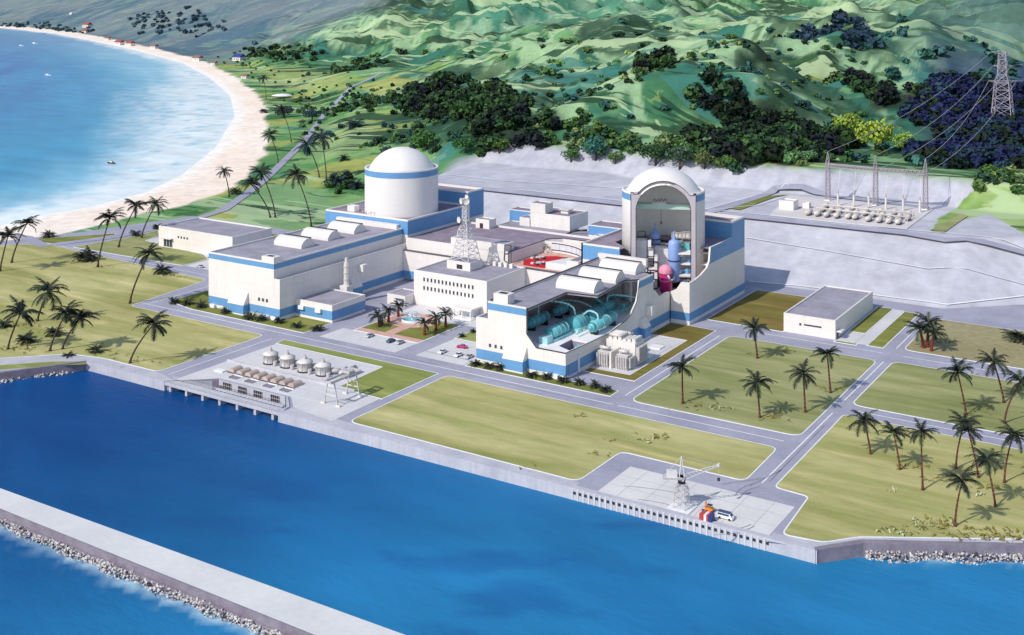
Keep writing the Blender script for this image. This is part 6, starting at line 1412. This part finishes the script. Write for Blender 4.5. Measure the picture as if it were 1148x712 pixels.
def cloudmesh(name, items, lib, parent=None, loc=(0, 0, 0)):
    """items: (x,y,z,rx,rz,col,libidx)"""
    V = []; Cc = []; rg = np.random.RandomState(3)
    for (x, y, z, rx, rz_, col, k) in items:
        v, sh = lib[k % len(lib)]; a = rg.rand()*6.28; ca, sa = np.cos(a), np.sin(a)
        vx = (v[:, 0]*ca-v[:, 1]*sa)*rx+x; vy = (v[:, 0]*sa+v[:, 1]*ca)*rx+y; vz = v[:, 2]*rz_+z; V.append(np.stack([vx, vy, vz], 1)); Cc.append(np.repeat(sh[:, None]*np.array(col)[None], 4, 0))
    V = np.concatenate(V); Cc = np.concatenate(Cc); V -= np.array(loc); me = bpy.data.meshes.new(name); nv = len(V); nf = nv//4
    me.vertices.add(nv); me.vertices.foreach_set('co', V.astype(np.float32).ravel()); me.loops.add(nv); me.loops.foreach_set('vertex_index', np.arange(nv, dtype=np.int32)); me.polygons.add(nf)
    me.polygons.foreach_set('loop_start', np.arange(0, nv, 4, dtype=np.int32)); me.polygons.foreach_set('loop_total', np.full(nf, 4, dtype=np.int32)); me.update(calc_edges=True)
    ca = me.color_attributes.new('Col', 'FLOAT_COLOR', 'POINT'); c4 = np.ones((nv, 4), np.float32); c4[:, :3] = Cc; ca.data.foreach_set('color', c4.ravel()); me.materials.append(LEAFM)
    o = bpy.data.objects.new(name, me); C.objects.link(o)
    if parent: o.parent = parent
    else: o.location = loc
    return o
def woods(label, polys, spacing, size, cols, seed, dens=1.0, lib=None):
    rg = random.Random(seed); items = []
    for poly in polys:
        w = W(poly); xs_ = [p[0] for p in w]; ys_ = [p[1] for p in w]; A_ = abs(area2(w))/2; n = int(min(A_/(spacing**2)*dens, 2600))
        us = np.array([rg.uniform(min(xs_), max(xs_)) for _ in range(n*3)]); vs = np.array([rg.uniform(min(ys_), max(ys_)) for _ in range(n*3)])
        sd = sd_poly(w, us, vs); nn = fbm(us/90+seed, vs/90, 3); ok = (sd+nn*38*1.0 > 0); us, vs = us[ok][:n], vs[ok][:n]; X, d = QXD(us, vs); zz = height(us, vs)
        for u, v, z, dd in zip(us, vs, zz, d):
            if v < 560 or z < .2-.5: continue
            c = rg.choice(cols); s = size*rg.uniform(.6, 1.25); items.append((u, v, z+s*.25, s, s*rg.uniform(.75, 1.0), hsvj(c, rg), rg.randrange(6)))
    if not items: print('no trees', label); return
    o = cloudmesh('woodland', items, lib or (CLs if spacing > 11 else CL)); tag(o, label, 'woodland', kind='stuff'); print(label, len(items))
DK = [(.012, .024, .014), (.016, .034, .018), (.035, .085, .03), (.05, .11, .035), (.012, .018, .022)]; MG = [(.05, .12, .035), (.08, .16, .05), (.035, .09, .05), (.10, .18, .07)]; TE = [(.04, .13, .11), (.05, .15, .12), (.035, .10, .10)]; PU = [(.016, .022, .085), (.02, .03, .10), (.02, .05, .08)]; LG = [(.16, .26, .08), (.20, .28, .10), (.12, .24, .08)]
woods('dark forest spreading over the low ridge behind the left dome', [DARKW[0]], 10.5, 11, DK, 1, 1.6)
woods('dark wooded ravine running down the hillside behind the opened containment', [DARKW[2], DARKW[1]], 9.5, 10.5, DK, 2, 1.6)
woods('dark wooded slope on the hill above the switchyard', [DARKW[3]], 9.5, 10, DK, 3, 1.6)
woods('blue-purple forest below the pylon at the right edge', [DARKW[4]], 9, 10, PU+DK[:1], 4, 1.6)
woods('mixed green thicket along the top of the grey cut slope', [[(510, 180), (560, 176), (640, 180), (700, 184), (790, 190), (905, 186), (905, 172), (800, 162), (700, 150), (600, 155), (530, 160)]], 10, 7, MG+LG, 5, .8, CL)
woods('blue-green scrub on the lower hills right of the centre', [[(860, 130), (960, 125), (1050, 150), (1050, 188), (960, 185), (900, 178)], [(640, 130), (700, 110), (740, 130), (720, 150), (650, 150)]], 17, 6, TE+MG, 6, .7)
woods('teal woods clothing the upper right hillside', [[(925, 75), (1000, 60), (1148, 40), (1148, 100), (1060, 92), (1000, 90)], [(900, 30), (1000, 25), (1010, 60), (950, 60)]], 24, 9, TE, 7, .6)
woods('dark blue copse on the hill crest near the top right', [[(898, 28), (950, 18), (985, 40), (1000, 62), (960, 62), (920, 45)]], 15, 10, [(.03, .06, .10), (.02, .05, .08)], 8)
woods('green tree belts crossing the coastal plain', [[(272, 56), (330, 50), (365, 62), (355, 70), (290, 68)], [(372, 72), (420, 62), (428, 74), (385, 84)], [(430, 60), (470, 66), (462, 74)]], 15, 9, MG+DK[:2], 9)
woods('dark green brush scattered over the meadow left of the forest', [[(330, 118), (420, 108), (470, 118), (460, 128), (340, 128)], [(410, 160), (470, 150), (560, 158), (560, 172), (470, 178), (420, 172)], [(372, 195), (405, 185), (408, 222), (372, 220)], [(455, 125), (520, 125), (540, 150), (470, 150)]], 12, 5.5, MG+DK[:3]+TE[:1], 10, .8, CL)
woods('loose bushes between the beach road and the hills', [[(300, 100), (480, 95), (500, 180), (405, 185), (330, 150)], [(330, 75), (450, 90), (480, 110), (330, 110)], [(240, 60), (300, 95), (330, 60)]], 13, 4.5, MG+TE+LG+DK[:1], 16, .32, CL)
woods('far blue-grey woods at the foot of the mountains', [[(140, 20), (215, 8), (262, 26), (255, 36), (150, 37)], [(200, 42), (345, 40), (345, 46), (205, 46)], [(0, 26), (60, 27), (110, 32), (110, 36), (0, 31)]], 26, 12, [(.05, .10, .14), (.06, .12, .15)], 11, .6)
woods('fresh green bushes spilling down the slope at the right edge', [[(1060, 236), (1085, 205), (1110, 192), (1148, 186), (1175, 186), (1175, 232), (1148, 225), (1110, 215), (1085, 236)]], 9, 5, LG+MG, 12, 1, CL)
woods('small mixed shrubs dotting the near hill flanks', [[(560, 90), (640, 70), (720, 70), (850, 45), (950, 50), (1000, 90), (900, 120), (780, 130), (700, 150), (600, 160)]], 15, 4.2, MG+TE+DK[:2]+LG, 15, .55, CLs)
woods('scattered bushes on the pale green hill flanks', [[(560, 80), (720, 80), (850, 60), (900, 90), (780, 120), (700, 140), (600, 150)], [(480, 40), (720, 25), (900, 20), (930, 60), (700, 70), (480, 70)]], 34, 7, MG+TE+LG, 13, .5)
def tree(px, py, w, h, col, lab, group='single broadleaf trees along the cut slope', k=0):
    b = at(px, py); X, d = QXD(b.x, b.y); R_ = w*.5*d/F; hh = h*d/F; t = thing('broadleaf_tree', lab, 'tree', b, group); rg = random.Random(int(px))
    m = MB(True); m.tube(b-Vector((0, 0, 1)), b+Vector((0, 0, hh*.45)), R_*.09, 8, r2=R_*.05)
    for i in range(5):
        a = i*1.3; m.tube(b+Vector((0, 0, hh*.3)), b+Vector((math.cos(a)*R_*.5, math.sin(a)*R_*.5, hh*.62)), R_*.04, 6, r2=R_*.015)
    m.build('trunk', PTR, t); cloudmesh('crown', [(b.x, b.y, b.z+hh*.42, R_*1.08, hh*.52, col, k)], CLb, parent=t, loc=tuple(b))
for i, a in enumerate((
 (948, 156, 32, 36, (.30, .42, .06), 'bright yellow-green round tree, left of three above the switchyard'), (982, 172, 44, 52, (.32, .42, .06), 'bright yellow-green round tree, largest of three above the switchyard'), (1013, 174, 25, 32, (.26, .40, .07), 'bright yellow-green small tree, right of three above the switchyard'),
 (668, 180, 36, 34, (.05, .17, .13), 'round teal tree at the foot of the pale hill behind the control building'), (690, 184, 20, 17, (.10, .20, .05), 'green bushy tree right of the round teal tree'), (735, 186, 36, 34, (.04, .09, .035), 'dark green tree left of the opened containment top'), (762, 190, 34, 32, (.07, .13, .08), 'grey-green tree rising behind the opened containment dome'), (790, 190, 28, 26, (.12, .16, .06), 'olive tree just right of the opened containment dome'),
 (820, 190, 26, 20, (.10, .20, .05), 'fresh green bushy tree in the dark ravine'), (522, 172, 30, 24, (.05, .14, .04), 'green tree behind the left dome at the forest foot'), (560, 172, 32, 20, (.10, .18, .04), 'light green bushy tree at the foot of the dark forest'), (478, 168, 40, 28, (.07, .17, .05), 'broad green tree directly behind the left dome'), (716, 84, 16, 20, (.012, .014, .012), 'lone black-looking tree on the crest of the pale hill'),
 (905, 182, 26, 18, (.13, .26, .12), 'pale green bush at the top of the cut near the left gantry mast'), (640, 182, 24, 18, (.09, .20, .06), 'small green tree above the cut left of the round teal tree'), (1110, 200, 30, 20, (.08, .18, .04), 'leafy green bush at the top of the right-hand slope'), (318, 132, 22, 16, (.03, .07, .08), 'dark blue bush beside the coastal road bend'), (350, 136, 20, 18, (.035, .09, .10), 'blue-green bush left of the coastal road bend'), (505, 120, 18, 15, (.03, .10, .07), 'teal bush on the low ridge left of the forest'))):
    tree(*a, k=i)
# tufts and fallen fronds on the lawns
def tufts(label, spots, col, seed):
    rg = random.Random(seed); mb = MB()
    for (px, py, wd, n) in spots:
        for _ in range(n):
            x, y = P(px+rg.gauss(0, wd), py+rg.gauss(0, wd*.18), 0); a = rg.uniform(0, 6.28); L_ = rg.uniform(.8, 2.4); dr = Vector((math.cos(a), math.sin(a), 0)); s = Vector((-dr.y, dr.x, 0))*L_*.16; p = Vector((x, y, .09))
            mb.face([p-s, p+s, p+dr*L_*.6+s*.6+Vector((0, 0, .35*L_)), p+dr*L_*.6-s*.6+Vector((0, 0, .35*L_))]); mb.face([p+dr*L_*.6+s*.6+Vector((0, 0, .35*L_)), p+dr*L_*.6-s*.6+Vector((0, 0, .35*L_)), p+dr*L_+Vector((0, 0, .1))])
    o = mb.build('grass_tufts', mat('tuft_'+label[:5].replace(' ', '_'), col, .9, .3, .8)); tag(o, label, 'grass', kind='stuff')
tufts('olive tufts and dry fronds scattered over the right-hand lawns', [(1095, 600, 26, 60), (1050, 588, 20, 40), (1130, 603, 20, 30), (1040, 595, 30, 20), (780, 455, 18, 26), (870, 468, 10, 22), (868, 396, 14, 24), (940, 437, 8, 18), (700, 493, 10, 8), (740, 490, 12, 16), (1110, 548, 15, 18), (1100, 462, 18, 18), (1060, 383, 8, 26), (1020, 524, 12, 14), (1060, 535, 15, 14)], (.20, .17, .035), 1)
tufts('olive tufts scattered over the left-hand lawns', [(20, 392, 14, 40), (120, 397, 14, 18), (165, 405, 14, 14), (195, 310, 8, 20), (120, 300, 8, 8), (30, 365, 20, 40), (650, 468, 5, 6), (670, 510, 7, 6), (590, 525, 10, 5)], (.13, .14, .03), 2)
tufts('pale dry grass clumps on the right-hand lawns', [(1010, 598, 12, 22), (1040, 588, 14, 16), (1000, 550, 6, 8), (800, 458, 8, 16), (870, 460, 6, 10), (720, 495, 8, 10), (1090, 420, 5, 8), (1100, 555, 5, 8)], (.50, .52, .30), 3)
# ================================================================ far village, boats, pavilion
def house(px, py, w, lab, wallc=WHITE, roofc=None):
    b = at(px, py); X, d = QXD(b.x, b.y); s = w*d/F/2; t = thing('village_house', lab, 'house', b, 'houses of the far village'); z0, z1 = b.z-1, b.z+s*.7
    MB().box(b.x-s, b.x+s, b.y-s*.7, b.y+s*.7, z0, z1).build('wall', wallc, t); m = MB(); x0, x1, y0, y1 = b.x-s*1.1, b.x+s*1.1, b.y-s*.85, b.y+s*.85; zr_ = z1+s*.6
    m.face([(x0, y0, z1), (x1, y0, z1), (x1, b.y, zr_), (x0, b.y, zr_)]); m.face([(x1, y1, z1), (x0, y1, z1), (x0, b.y, zr_), (x1, b.y, zr_)]); m.face([(x0, y0, z1), (x0, b.y, zr_), (x0, y1, z1)]); m.face([(x1, y0, z1), (x1, y1, z1), (x1, b.y, zr_)]); m.build('roof', roofc or REDT, t)
    w_ = MB()
    for k in (-.5, .0, .5): w_.box(b.x+k*s-s*.1, b.x+k*s+s*.1, b.y-s*.7-.15, b.y-s*.7-.02, b.z+s*.15, b.z+s*.45)
    w_.build('window', GLASS, t)
REDT = mat('red_tile', (.30, .08, .07), .8, .1); BRT = mat('brown_tile', (.22, .13, .12), .8, .1)
for a in ((98, 31, 9, 'far village house with a red roof above the bay head'), (121, 45, 6, 'small white far village house on the bay shore'), (96, 37, 7, 'white far village house below the red-roofed one'), (134, 50.5, 9, 'far village house with a dark red roof right of the white one'), (146, 51.5, 9, 'far village house with a red roof at the start of the sand'), ): house(*a)
for a in ((173, 54.5, 8, 'long brown-roofed beach house at the top of the sand'), (222, 68.5, 10, 'brown-roofed beach hut halfway along the far sand'), (240, 73, 7, 'smaller brown-roofed beach hut right of the larger one'), (275, 88, 8, 'brown hut at the edge of the sand below the tree belts')): house(*a, roofc=BRT)
house(80, 16.5, 3.5, 'tiny white house alone on the grey hillside', roofc=KERB); house(268, 68, 12, 'blue-roofed farmhouse beside the tree belt', roofc=NAVY)
b = at(316, 110); X, d = QXD(b.x, b.y); s = 11.5*d/F; t = thing('beach_pavilion', 'round white-roofed pavilion where the meadow meets the sand', 'pavilion', b)
m = MB(True); m.lathe(b, [(s, 3.4), (s*.96, 3.9), (s*.5, 5.6), (.02, 6.3)], 30); m.build('roof', KERB, t); m = MB()
for k in range(10): m.tube(b+Vector((s*.85*math.cos(k*.628), s*.85*math.sin(k*.628), -1)), b+Vector((s*.85*math.cos(k*.628), s*.85*math.sin(k*.628), 3.6)), .25)
m.build('post', DARK, t)
def boat(px, py, L_, lab, col=KERB):
    x, y = P(px, py, WZ); t = thing('boat', lab, 'boat', (x, y, WZ)); w = L_*.17; m = MB(); n = 8; top = []; bot = []
    for i in range(n+1):
        f = i/n; hw = w*math.sin(PI*min(1, f*.62+.38))**.7 if f < 1 else 0; top.append((x-L_/2+L_*f, hw)); bot.append(hw*.7)
    up = [(a, y+h, -1.8) for a, h in top]; dn = [(a, y-h, -1.8) for a, h in top]; ub = [(a, y+h, -3.4) for (a, _), h in zip(top, bot)]; db = [(a, y-h, -3.4) for (a, _), h in zip(top, bot)]
    for i in range(n): m.face([ub[i], ub[i+1], up[i+1], up[i]]); m.face([db[i+1], db[i], dn[i], dn[i+1]]); m.face([dn[i], dn[i+1], up[i+1], up[i]])
    m.face([db[0], ub[0], up[0], dn[0]]); m.build('hull', col, t); MB().box(x-L_*.25, x+L_*.12, y-w*.55, y+w*.55, -1.8, -1.8+L_*.11).build('cabin', KERB, t); MB().box(x-L_*.26, x+L_*.13, y-w*.6, y+w*.6, -1.8+L_*.11, -1.65+L_*.11).build('roof', CD, t); MB().tube((x, y, -1.8), (x, y, -1.8+L_*.3), .12).build('mast', LSTEEL, t)
boat(39, 49, 30, 'white motor boat far out in the bay, the upper one'); boat(54, 84.5, 17, 'white motor boat in the middle of the bay'); boat(24, 51.5, 24, 'white boat left of the upper boat in the far bay'); boat(125.5, 183.5, 9, 'small dark boat near the foam line of the beach', DARK)
# ================================================================ light, sky, camera
sc = bpy.context.scene; wd = bpy.data.worlds.new('World'); sc.world = wd; wd.use_nodes = True; nt = wd.node_tree; bg = nt.nodes['Background']
sky = nt.nodes.new('ShaderNodeTexSky'); sky.sky_type = 'NISHITA'; sky.sun_disc = False; EL = math.radians(41)
sd_ = (RIGHT*.76+FWD*.65).normalized()          # direction shadows fall on the ground
sunv = Vector((-sd_.x*math.cos(EL), -sd_.y*math.cos(EL), math.sin(EL)))
sky.sun_elevation = EL; sky.sun_rotation = math.atan2(sunv.x, sunv.y); sky.altitude = 100; sky.dust_density = 1.0; sky.air_density = 1.0
nt.links.new(sky.outputs[0], bg.inputs[0]); bg.inputs[1].default_value = .15
l = bpy.data.lights.new('sun', 'SUN'); l.energy = 3.45; l.angle = math.radians(.53); l.color = (1, .95, .86); lo = bpy.data.objects.new('sun', l); sc.collection.objects.link(lo); lo.rotation_euler = (-sunv).to_track_quat('-Z', 'Y').to_euler()
cam = bpy.data.cameras.new('camera'); co = bpy.data.objects.new('camera', cam); sc.collection.objects.link(co); sc.camera = co
cam.sensor_width = 36; cam.lens = 36*F/1148; cam.shift_y = -356/1148; cam.clip_end = 40000; cam.clip_start = 5
co.location = (0, 0, H); co.rotation_euler = (PI/2, 0, math.atan2(.5413, .8408))
sc.view_settings.view_transform = 'Standard'; sc.view_settings.look = 'None'; sc.view_settings.exposure = 0
